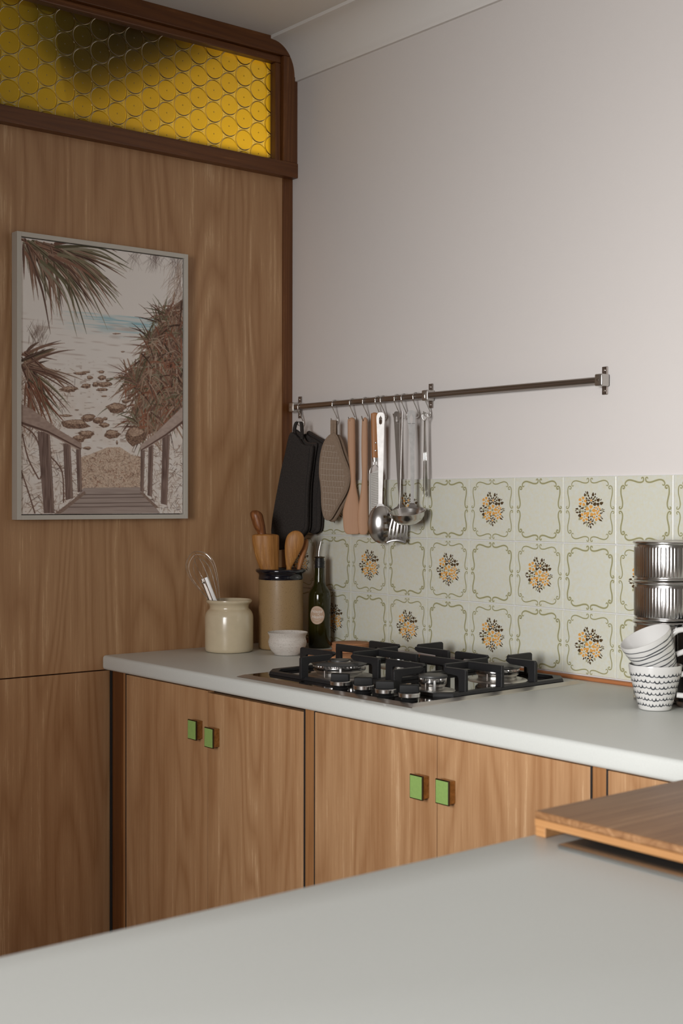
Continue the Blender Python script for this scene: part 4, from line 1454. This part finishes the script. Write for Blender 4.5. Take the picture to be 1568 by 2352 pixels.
def dome(name, cx, cz, rx, rz, depth, yc, mat, t, cut=None, nr=12, na=48, thick=.0012, sign=-1):
    """shallow bowl bulging towards the viewer (sign -1); cut(x, z) removes cells for slots and teeth"""
    bm = bmesh.new()
    grid = {}
    N_ = 44
    for i in range(N_ + 1):
        for j in range(N_ + 1):
            u, v = -1 + 2 * i / N_, -1 + 2 * j / N_
            # map the square to the disc
            x = u * math.sqrt(max(0, 1 - v * v / 2))
            z = v * math.sqrt(max(0, 1 - u * u / 2))
            rr = min(1.0, x * x + z * z)
            grid[i, j] = bm.verts.new((cx + x * rx, yc + sign * depth * (1 - rr) ** 0.75, cz + z * rz))
    for i in range(N_):
        for j in range(N_):
            q = [grid[i, j], grid[i + 1, j], grid[i + 1, j + 1], grid[i, j + 1]]
            mx = sum(p.co.x for p in q) / 4
            mz = sum(p.co.z for p in q) / 4
            if cut and cut(mx, mz):
                continue
            bm.faces.new(q)
    bmesh.ops.delete(bm, geom=[v for v in bm.verts if not v.link_faces], context='VERTS')
    bmesh.ops.recalc_face_normals(bm, faces=bm.faces)
    me = bpy.data.meshes.new(name)
    bm.to_mesh(me)
    bm.free()
    me.materials.append(M[mat])
    smooth_mesh(me)
    o = link(name, me, t)
    sd = o.modifiers.new('thickness', 'SOLIDIFY')
    sd.thickness = thick
    sd.offset = 0
    return auto_smooth(o, 55)


t = hang('pasta_server', 'toothed steel pasta server hanging in front of the grater', 'pasta server', 0.4362, -0.0470, 47)
steel_handle(t, [(-.2320, .0090, .0140, 0, -.002), (-.2200, .0083, .0075, 0, 0), (-.2107, .0082, .0052, 0, 0), (-.1277, .0093, .0064, 0, 0), (-.0500, .0085, .0088, 0, 0), (-.0149, .0082, .0097, 0, 0), (-.0110, .0083, .0100, .0032, 0), (-.0020, .0084, .0106, .0042, 0), (.0045, .0084, .0108, .0036, 0), (.0085, .0085, .0106, .0012, 0), (.0120, .0085, .0098, 0, 0), (.0170, .0086, .0072, 0, 0), (.0192, .0086, .0035, 0, 0)])


def srv_cut(x, z):
    if x > .0165 and z < -.2480:
        return ((z + .3220) % .0165) < .0065
    return False


dome('bowl', .0105, -.2715, .0350, .0500, .016, .002, 'steel', t, srv_cut)

t = hang('slotted_spoon', 'slotted steel spoon hanging behind the ladle, left of it', 'spoon', 0.4885, -0.0245, 58)
steel_handle(t, [(-.2320, .0105, .0130, 0, 0), (-.2200, .0090, .0060, 0, 0), (-.2107, .0082, .0030, 0, 0), (-.1531, .0052, .0050, 0, 0), (-.0791, .0015, .0054, 0, 0), (-.0120, -.0012, .0064, 0, 0), (-.0080, -.0013, .0068, .0018, 0), (-.0010, -.0014, .0072, .0024, 0), (.0050, -.0015, .0074, .0014, 0), (.0095, -.0016, .0074, 0, 0), (.0165, -.0016, .0062, 0, 0), (.0200, -.0016, .003, 0, 0)], 'steel_dark')
dome('bowl', .0110, -.2590, .0300, .0350, .010, .002, 'steel_dark', t, lambda x, z: abs(z + .262) < .02 and abs(((x - .011) + .003) % .010 - .005) < .0018)

t = hang('slotted_turner', 'slotted steel turner hanging edge-on behind the ladle, its slotted end below', 'turner', 0.5140, -0.0320, 45)
V, F = merge([tube_data(catmull([(.0022, .0, .0190), (.0000, .0, -.080), (-.0035, -.001, -.200), (-.0045, -.004, -.232), (-.0035, -.002, -.2480)], 5), 0.0017, 8)])
auto_smooth(mk('handle', V, F, 'steel_tool', t, smooth=True), 60)
bm_v, bm_f = [], []
nxs, nzs = 36, 14
for j in range(nzs + 1):
    f = j / nzs
    z = -.2450 - f * .0760
    for i in range(nxs + 1):
        u = -1 + 2 * i / nxs
        wd = .0170 + .0075 * min(1, f * 2.2)
        x = -.0060 + u * wd - .008 * f * f
        bm_v.append((x, .004 - .012 * f * f * f + .002 * u * u, z + .006 * (u * u - 1) * f * -1))
for j in range(nzs):
    for i in range(nxs):
        u = (i + .5) / nxs
        if 3 <= j <= 11 and (u * 5 + .0) % 1 > .62 and .1 < u < .95:
            continue
        a = j * (nxs + 1) + i
        bm_f.append((a, a + 1, a + nxs + 2, a + nxs + 1))
o = mk('blade', bm_v, bm_f, 'steel_tool', t, smooth=True)
sd = o.modifiers.new('thickness', 'SOLIDIFY')
sd.thickness = .0014
sd.offset = 0

t = hang('soup_ladle', 'steel soup ladle with deep bowl hanging right of the pasta server', 'ladle', 0.5605, -0.0420, 50)
steel_handle(t, [(-.2290, .0045, .0125, 0, .003), (-.2200, .0042, .0075, 0, .001), (-.2107, .0038, .0045, 0, 0), (-.1541, .0046, .0050, 0, 0), (-.0814, .0039, .0058, 0, 0), (-.0200, .0020, .0088, 0, 0), (-.0155, .0018, .0092, .0018, 0), (-.0060, .0014, .0100, .0036, 0), (.0020, .0013, .0104, .0034, 0), (.0060, .0013, .0106, .0012, 0), (.0100, .0012, .0105, 0, 0), (.0160, .0010, .0080, 0, 0), (.0186, .0008, .0035, 0, 0)])
lp = [(0, -.0330), (.012, -.0322), (.024, -.0290), (.035, -.0215), (.0425, -.0105), (.0455, 0), (.0462, .0006), (.0450, .0012), (.0440, -.0005), (.041, -.0100), (.0340, -.0200), (.023, -.0275), (.011, -.0305), (0, -.0312)]
V, F = lathe_data(lp, 56)
mt = Matrix.Translation((-.0088, -.030, -.2385)) @ Matrix.Rotation(math.radians(6), 4, 'Y').inverted() @ Matrix.Rotation(math.radians(13), 4, 'X')
V = [mt @ Vector(v) for v in V]
auto_smooth(mk('bowl', V, F, 'steel', t, smooth=True), 60)

t = hang('skewer_bunch', 'bunch of thin steel skewers with a looped eye hanging at the right end', 'skewers', 0.5930, -0.0300, 45)
loop = [(.0046, 0, .0100), (.0100, 0, .0070), (.0126, 0, .0018), (.0090, 0, -.0060), (.0058, 0, -.0095), (.0030, 0, -.0095), (-.0002, 0, -.0050), (-.0026, 0, .0018), (-.0004, 0, .0075)]
for k, (xa, xb, dy, ln) in enumerate(((.0036, .0012, 0, -.2000), (.0052, .0062, -.0022, -.1960), (.0044, .0088, .0022, -.2010), (.0058, .0116, .0004, -.1990))):
    pts = catmull([(x, y + dy, z + .0006 * k) for x, y, z in loop], 4, True)
    V, F = merge([tube_data(pts, .0011, 6, True), tube_data([(xa, dy, -.0090), ((xa + xb) / 2, dy, -.1), (xb, dy, ln)], .0013, 8)])
    mk('skewer', V, F, 'chrome', t, smooth=True)

# =================================================================== FRAMED BEACH PRINT
# painted here stroke by stroke (sky, sea, sand, rocks, pandanus leaves, timber stairs) into a fine colour grid
PW, PH = 400, 590
IMG = np.zeros((PH, PW, 3))
rng = np.random.default_rng(11)


def st(X, Y):
    a = (X - 157) / 1231.0
    w1, w2 = 1.0, 0.917
    s = a * w1 / (w2 + a * (w1 - w2))
    top, bot = 125 + 183 * a, 2228 + 9 * a
    return s * (PW - 1), (Y - top) / (bot - top) * (PH - 1)


def smooth_noise(h, w, cells_y, cells_x):
    g = rng.random((cells_y + 2, cells_x + 2))
    yy = np.linspace(0, cells_y, h)
    xx = np.linspace(0, cells_x, w)
    y0, x0 = yy.astype(int), xx.astype(int)
    fy, fx = (yy - y0)[:, None], (xx - x0)[None]
    fy, fx = fy * fy * (3 - 2 * fy), fx * fx * (3 - 2 * fx)
    return g[y0][:, x0] * (1 - fy) * (1 - fx) + g[y0][:, x0 + 1] * (1 - fy) * fx + g[y0 + 1][:, x0] * fy * (1 - fx) + g[y0 + 1][:, x0 + 1] * fy * fx


YY, XX = np.mgrid[0:PH, 0:PW].astype(float)
white = np.array((0.930, 0.905, 0.885))
IMG[:] = white
n1 = smooth_noise(PH, PW, 40, 30)
n2 = smooth_noise(PH, PW, 150, 60)
nsea = smooth_noise(PH, PW, 230, 10)
nver = smooth_noise(PH, PW, 26, 190)
n3 = smooth_noise(PH, PW, 295, 200)


def blend(mask, col):
    global IMG
    IMG = IMG * (1 - mask[..., None]) + np.array(col) * mask[..., None]


# sea: pale turquoise to the right, foam lines, sand below
hz = st(700, 700)[1]
t_ = (YY - hz) / PH
sea = np.clip((YY - hz) / 3, 0, 1) * np.clip((hz + 58 - YY) / 30, 0, 1) * np.clip((XX / PW - .18) / .4, 0, 1)
blend(sea * (0.22 + 0.75 * np.clip((nsea - .42) * 2.6, 0, 1)) * 0.62 * np.clip(1.25 - (YY - hz) / 60, 0, 1), (0.36, 0.66, 0.75))
fo = np.clip((YY - hz - 10) / 20, 0, 1) * np.clip((hz + 150 - YY) / 60, 0, 1)
blend(fo * np.clip((smooth_noise(PH, PW, 130, 9) - .66) * 4, 0, 1) * .35, (0.62, 0.52, 0.47))
sand0 = st(700, 1020)[1]
blend(np.clip((YY - sand0) / 120, 0, 1) * .30 * np.clip(n1 * 1.2, 0, 1), (0.86, 0.78, 0.72))
ls = smooth_noise(PH, PW, 190, 40)
blend(np.clip((YY - sand0) / 40, 0, 1) * np.clip((ls - .78) * 6, 0, 1) * .45, (0.58, 0.47, 0.41))


def poly(pts, col, soft=0.8, tex=0.0, tcol=(0.3, 0.22, 0.18), texn=None):
    P = [st(*p) for p in pts]
    xs, ys = [p[0] for p in P], [p[1] for p in P]
    x0, x1 = max(0, int(min(xs)) - 1), min(PW, int(max(xs)) + 2)
    y0, y1 = max(0, int(min(ys)) - 1), min(PH, int(max(ys)) + 2)
    if x1 <= x0 or y1 <= y0:
        return
    acc = np.zeros((y1 - y0, x1 - x0))
    for oy in (.25, .75):
        for ox in (.25, .75):
            gx, gy = XX[y0:y1, x0:x1] + ox - .5, YY[y0:y1, x0:x1] + oy - .5
            ins = np.zeros(gx.shape, bool)
            for (ax_, ay_), (bx_, by_) in zip(P, P[1:] + P[:1]):
                cond = ((ay_ > gy) != (by_ > gy))
                with np.errstate(divide='ignore', invalid='ignore'):
                    xi = (bx_ - ax_) * (gy - ay_) / ((by_ - ay_) or 1e-9) + ax_
                ins ^= cond & (gx < xi)
            acc += ins * .25
    reg = IMG[y0:y1, x0:x1]
    c = np.array(col) * np.ones(reg.shape)
    if tex:
        tn = (texn if texn is not None else n3)[y0:y1, x0:x1, None]
        c = c * (1 - tex * tn) + np.array(tcol) * tex * tn
    reg[:] = reg * (1 - acc[..., None]) + c * acc[..., None]


def stroke(pts, widths, col, alpha=1.0):
    P = np.array([st(*p) for p in pts])
    for i in range(len(P) - 1):
        a, b = P[i], P[i + 1]
        wa, wb = widths[i] / 3.1, widths[i + 1] / 3.1
        m_ = max(wa, wb) + 1.2
        x0, x1 = max(0, int(min(a[0], b[0]) - m_)), min(PW, int(max(a[0], b[0]) + m_ + 1.5))
        y0, y1 = max(0, int(min(a[1], b[1]) - m_)), min(PH, int(max(a[1], b[1]) + m_ + 1.5))
        if x1 <= x0 or y1 <= y0:
            continue
        gx, gy = XX[y0:y1, x0:x1], YY[y0:y1, x0:x1]
        d = b - a
        L2 = d @ d + 1e-9
        t = np.clip(((gx - a[0]) * d[0] + (gy - a[1]) * d[1]) / L2, 0, 1)
        dist = np.hypot(gx - a[0] - t * d[0], gy - a[1] - t * d[1])
        m2_ = np.clip((wa + (wb - wa) * t) / 2 + .5 - dist, 0, 1) * alpha
        reg = IMG[y0:y1, x0:x1]
        reg[:] = reg * (1 - m2_[..., None]) + np.array(col) * m2_[..., None]


BROWNS = [(0.40, 0.30, 0.255), (0.50, 0.385, 0.325), (0.30, 0.215, 0.18), (0.60, 0.49, 0.42), (0.46, 0.335, 0.285), (0.55, 0.405, 0.335)]
OLIVES = [(0.44, 0.42, 0.32), (0.52, 0.49, 0.39), (0.36, 0.335, 0.25), (0.56, 0.53, 0.45)]
PALE = [(0.66, 0.55, 0.47), (0.60, 0.48, 0.40), (0.70, 0.62, 0.55)]
RUST = [(0.60, 0.40, 0.31), (0.52, 0.33, 0.25)]


def pick(*lists):
    l = lists[rng.integers(len(lists))]
    return l[rng.integers(len(l))]


def blade(x, y, ang, length, w, col, droop=0.3, alpha=1.0):
    pts, n_ = [], 6
    ca, sa = math.cos(ang), math.sin(ang)
    for i in range(n_ + 1):
        f = i / n_
        pts.append((x + ca * length * f, y + sa * length * f + droop * length * f * f))
    ws = [w * (0.55 + .45 * min(1, i / 1.5)) * (1 - (i / n_) ** 1.6) + .8 for i in range(n_ + 1)]
    stroke(pts, ws, col, alpha)
    if w > 14:
        stroke([(px - 2, py + 2) for px, py in pts[:-1]], [max(.8, q * .22) for q in ws[:-1]], (0.25, 0.175, 0.145), .75)
        stroke([(px + 3, py - 3) for px, py in pts[:-1]], [max(.8, q * .16) for q in ws[:-1]], (0.72, 0.64, 0.56), .55)


R_ = math.radians
# wispy casuarina at the top right
for _ in range(120):
    x0 = rng.choice([960, 1130, 1150, 1330, 1350])
    stroke([(x0 + rng.normal(0, 40), 240 + rng.normal(0, 15) + (x0 - 900) * .1), (x0 + rng.normal(0, 45), 300 + rng.random() * 90 + (x0 - 900) * .1)], [3, 1.2], (0.42, 0.35, 0.33), .35)
for _ in range(260):
    x0, y0 = rng.normal(1350, 40), rng.uniform(310, 900)
    a = rng.uniform(R_(70), R_(160))
    blade(x0, y0, a, rng.uniform(40, 120), 3, pick(BROWNS, PALE), .2, .45)
# right-hand pandanus mass
poly([(1385, 610), (1240, 700), (1150, 820), (1050, 900), (1085, 1010), (1010, 1090), (930, 1200), (1010, 1290), (960, 1440), (990, 1560), (1050, 1640), (1180, 1610), (1385, 1440)], (0.56, 0.45, 0.385), tex=.75, tcol=(0.32, 0.235, 0.195))
for cx_, cy_, nn_, lmin, lmax in ((1300, 760, 110, 60, 170), (1200, 980, 170, 60, 200), (1300, 1120, 180, 60, 190), (1090, 1130, 120, 60, 180), (1150, 1300, 170, 60, 210), (1290, 1380, 160, 60, 200), (1050, 1500, 110, 50, 160), (1030, 1220, 80, 70, 190)):
    for _ in range(nn_):
        a = rng.uniform(R_(20), R_(200))
        blade(cx_ + rng.normal(0, 75), cy_ + rng.normal(0, 70), a, rng.uniform(lmin, lmax), rng.uniform(5, 15), pick(BROWNS, PALE, BROWNS, OLIVES, RUST, PALE), rng.uniform(.1, .6))
for cx_, cy_ in ((1180, 780), (1230, 720), (1090, 900), (960, 1200), (990, 1240), (1000, 1540)):
    for _ in range(16):
        blade(cx_ + rng.normal(0, 14), cy_ + rng.normal(0, 14), rng.uniform(R_(175), R_(300)), rng.uniform(90, 230), rng.uniform(5, 11), pick(BROWNS, OLIVES), rng.uniform(0, .35))
# left middle scrub and pandanus
for _ in range(420):
    x0, y0 = 157 + abs(rng.normal(0, 150)), rng.uniform(1120, 1640)
    if x0 > 540 - (y0 - 1120) * .25:
        continue
    blade(x0, y0, rng.uniform(R_(10), R_(170)), rng.uniform(20, 80), rng.uniform(2, 5), pick(BROWNS, PALE), .2, .55)
for _ in range(60):
    blade(260 + rng.normal(0, 25), 900 + rng.normal(0, 50), rng.uniform(R_(240), R_(300)), rng.uniform(40, 130), 3, (0.45, 0.37, 0.33), 0, .5)
for _ in range(42):
    a = rng.uniform(R_(-75), R_(100))
    blade(160 + rng.random() * 50, 1085 + rng.normal(0, 50), a, rng.uniform(180, 470) * (0.65 if a < R_(-35) else 1), rng.uniform(12, 32), pick(BROWNS, OLIVES, BROWNS, PALE), rng.uniform(.02, .38))
for _ in range(26):
    blade(165 + rng.random() * 120, 1180 + rng.random() * 120, rng.uniform(R_(45), R_(100)), rng.uniform(180, 380), rng.uniform(9, 22), pick(BROWNS, RUST, OLIVES), .1)
# top-left pandanus crown
for _ in range(125):
    f = rng.random()
    x0, y0 = 160 + 330 * f, 130 + 75 * f + rng.random() * 50
    a = rng.uniform(R_(12), R_(100)) * (1 - .25 * f)
    ln = rng.uniform(220, 560) * (1.0 if a < R_(60) else .85)
    blade(x0, y0, a, ln, rng.uniform(12, 30), pick(BROWNS, OLIVES, OLIVES, BROWNS, PALE), rng.uniform(.05, .35))
for ex, ey in ((350, 860), (440, 790), (535, 880), (605, 860), (550, 770), (270, 600), (240, 520), (680, 570), (800, 650), (845, 560), (910, 385), (930, 330), (835, 240), (620, 640)):
    x0, y0 = 160 + .42 * (ex - 160) * rng.uniform(.7, 1.0), 150 + .25 * (ey - 150)
    mxp, myp = (x0 + ex) / 2 + (30 if ex > 500 else 5), (y0 + ey) / 2 - 60
    pts = [tuple(p) for p in catmull([(x0, y0), (mxp, myp), (ex, ey)], 5)]
    ws = [22 * (1 - i / (len(pts) - 1)) ** .8 + 1.2 for i in range(len(pts))]
    stroke(pts, ws, pick(BROWNS, OLIVES))
# rocks
for cx_, cy_, rx_, ry_ in ((715, 1150, 30, 12), (720, 1195, 32, 20), (630, 1192, 24, 16), (760, 1212, 14, 8), (835, 1195, 26, 11), (865, 1180, 22, 10), (600, 1255, 40, 20), (670, 1245, 30, 20), (740, 1245, 60, 22), (560, 1160, 60, 12), (600, 1150, 40, 9),
                           (720, 1285, 50, 12), (735, 1335, 25, 7), (895, 1245, 26, 12), (830, 1430, 90, 42), (905, 1375, 40, 16), (530, 1545, 110, 44), (620, 1500, 60, 30), (695, 1520, 42, 30), (740, 1555, 44, 20), (600, 1625, 60, 34), (555, 1655, 52, 30),
                           (795, 1625, 70, 36), (610, 1730, 32, 14), (980, 1640, 90, 80), (835, 1690, 8, 18), (745, 1507, 22, 14), (450, 1480, 50, 10), (535, 1437, 16, 4), (880, 998, 18, 6), (830, 860, 40, 5), (480, 1280, 70, 24)):
    n_ = 14
    pts = [(cx_ + rx_ * math.cos(2 * PI * i / n_) * rng.uniform(.62, 1.15), cy_ + ry_ * math.sin(2 * PI * i / n_) * rng.uniform(.8, 1.1)) for i in range(n_)]
    poly(pts, (0.68, 0.555, 0.475), tex=1.0, tcol=(0.36, 0.27, 0.225))
    poly([(x, y - ry_ * .35) for x, y in [(cx_ + (p[0] - cx_) * .7, cy_ + (p[1] - cy_) * .45) for p in pts]], (0.82, 0.72, 0.635), tex=.8, tcol=(0.55, 0.43, 0.365))
# dry grassy mound before the stairs
mound = [(560, 1800), (650, 1770), (760, 1725), (860, 1725), (960, 1790), (1040, 1800), (1040, 2040), (560, 2040)]
poly(mound, (0.89, 0.815, 0.745), tex=.6, tcol=(0.66, 0.53, 0.44))
for _ in range(520):
    x0, y0 = rng.uniform(570, 1040), rng.uniform(1740, 2030)
    if y0 < 1735 + abs(x0 - 810) * .28:
        continue
    blade(x0, y0, rng.uniform(R_(0), R_(360)), rng.uniform(12, 34), rng.uniform(2.0, 4.5), pick(PALE, BROWNS, RUST, PALE), .1, .5)
for sx0, sx1 in ((157, 560), (1040, 1385)):
    for _ in range(260):
        blade(rng.uniform(sx0, sx1), rng.uniform(1700, 2230), rng.uniform(0, 2 * PI), rng.uniform(20, 90), rng.uniform(2, 5), pick(BROWNS, PALE), .1, .6)
for pts in ([(160, 1550), (250, 1640), (300, 1850), (280, 1960)], [(350, 1790), (430, 1910), (440, 2140)], [(157, 1900), (200, 2050), (245, 2220)], [(165, 1620), (200, 1800), (270, 1960)]):
    stroke([tuple(q) for q in catmull(pts, 4)], [9] * 40, (0.46, 0.35, 0.30))
# stairs
WD = (0.55, 0.465, 0.43)
poly([(585, 2032), (1015, 2032), (1190, 2232), (420, 2232)], (0.70, 0.635, 0.605), tex=.35, tcol=(0.52, 0.45, 0.42), texn=nsea)
for y in (2085, 2110, 2150, 2178):
    f = (y - 2032) / 200
    stroke([(585 - 165 * f, y), (1015 + 175 * f, y)], [5, 5], (0.36, 0.29, 0.265), .8)
poly([(590, 2055), (600, 2075), (420, 2228), (375, 2228)], (0.62, 0.53, 0.48), tex=.3)
poly([(1015, 2070), (1045, 2075), (1180, 2190), (1150, 2195)], (0.62, 0.53, 0.48), tex=.3)
for pts in ([(262, 1600), (345, 1602), (378, 2222), (305, 2222)], [(437, 1692), (488, 1692), (508, 2110), (455, 2125)], [(527, 1736), (563, 1738), (572, 2060), (540, 2066)],
            [(1210, 1636), (1276, 1634), (1250, 2172), (1195, 2160)], [(1090, 1716), (1133, 1714), (1120, 2108), (1082, 2095)], [(1026, 1750), (1060, 1752), (1050, 2074), (1022, 2060)]):
    poly(pts, (0.58, 0.49, 0.455), tex=.75, tcol=(0.33, 0.25, 0.225), texn=nver)
    x0 = pts[1][0]
    stroke([(x0 - 7, pts[1][1] + 10), (pts[2][0] - 9, pts[2][1] - 10)], [9, 9], (0.66, 0.57, 0.52), .6)
poly([(150, 1385), (240, 1440), (410, 1590), (568, 1692), (568, 1738), (540, 1736), (300, 1600), (150, 1540)], (0.71, 0.62, 0.575), tex=.35, tcol=(0.50, 0.41, 0.37), texn=n2)
stroke([(150, 1530), (330, 1600), (560, 1733)], [16, 12, 8], (0.40, 0.30, 0.265))
poly([(1390, 1425), (1270, 1520), (1130, 1640), (1022, 1712), (1024, 1752), (1060, 1748), (1250, 1640), (1390, 1545)], (0.76, 0.68, 0.64), tex=.3, tcol=(0.54, 0.45, 0.41), texn=n2)
stroke([(1390, 1540), (1240, 1636), (1030, 1750)], [16, 12, 8], (0.42, 0.32, 0.285))
# faint paper warmth, then to linear light
IMG = np.clip(IMG, 0, 1)
LIN = np.where(IMG <= 0.04045, IMG / 12.92, ((IMG + 0.055) / 1.055) ** 2.4) * 1.06

FY0, FY1, FZ0, FZ1 = -0.8628, -0.3680, 1.2525, 1.9615
pic = thing('framed_print', 'framed beach photograph with pandanus leaves and timber stairs on the wood panel', 'picture', (0.0, (FY0 + FY1) / 2, FZ0))
fw = 0.0115
for nm, a, b in (('frame_side', (FY0, FY0 + fw, FZ0, FZ1), None), ('frame_side', (FY1 - fw, FY1, FZ0, FZ1), None), ('frame_top', (FY0 + fw, FY1 - fw, FZ1 - fw, FZ1), None), ('frame_bottom', (FY0 + fw, FY1 - fw, FZ0, FZ0 + fw), None)):
    box(nm, 0.0006, 0.0300, a[0], a[1], a[2], a[3], 'frame_white', pic, bev=0.0006)
box('backing', 0.0006, 0.006, FY0 + fw, FY1 - fw, FZ0 + fw, FZ1 - fw, 'dark_gap', pic)
cy0, cy1, cz0, cz1 = FY0 + fw + .0022, FY1 - fw - .0022, FZ0 + fw + .0022, FZ1 - fw - .0022
ys = np.linspace(cy0, cy1, PW)
zs = np.linspace(cz1, cz0, PH)
co = np.empty((PH, PW, 3))
co[..., 0] = 0.0245
co[..., 1] = ys[None]
co[..., 2] = zs[:, None]
ii = np.arange(PH * PW).reshape(PH, PW)
quads = np.stack([ii[:-1, :-1], ii[1:, :-1], ii[1:, 1:], ii[:-1, 1:]], -1).reshape(-1, 4)
me = bpy.data.meshes.new('print')
me.vertices.add(PH * PW)
me.vertices.foreach_set('co', co.ravel())
me.loops.add(len(quads) * 4)
me.loops.foreach_set('vertex_index', quads.ravel().astype(np.int32))
me.polygons.add(len(quads))
me.polygons.foreach_set('loop_start', np.arange(0, len(quads) * 4, 4, dtype=np.int32))
me.update(calc_edges=True)
ca_ = me.color_attributes.new('print_colour', 'FLOAT_COLOR', 'POINT')
rgba = np.ones((PH * PW, 4), np.float32)
rgba[:, :3] = LIN.reshape(-1, 3)
ca_.data.foreach_set('color', rgba.ravel())
m, nt, b = new_mat('beach_print')
at = nt.nodes.new('ShaderNodeVertexColor')
at.layer_name = 'print_colour'
nt.links.new(at.outputs[0], b.inputs['Base Color'])
b.inputs['Roughness'].default_value = 0.6
b.inputs['Specular IOR Level'].default_value = 0.3
M['print'] = m
me.materials.append(m)
po = link('print', me, pic, True)
po['label'] = 'faded beach photograph printed on canvas'
box('canvas_edge', 0.006, 0.0242, cy0, cy1, cz0, cz1, 'frame_white', pic)
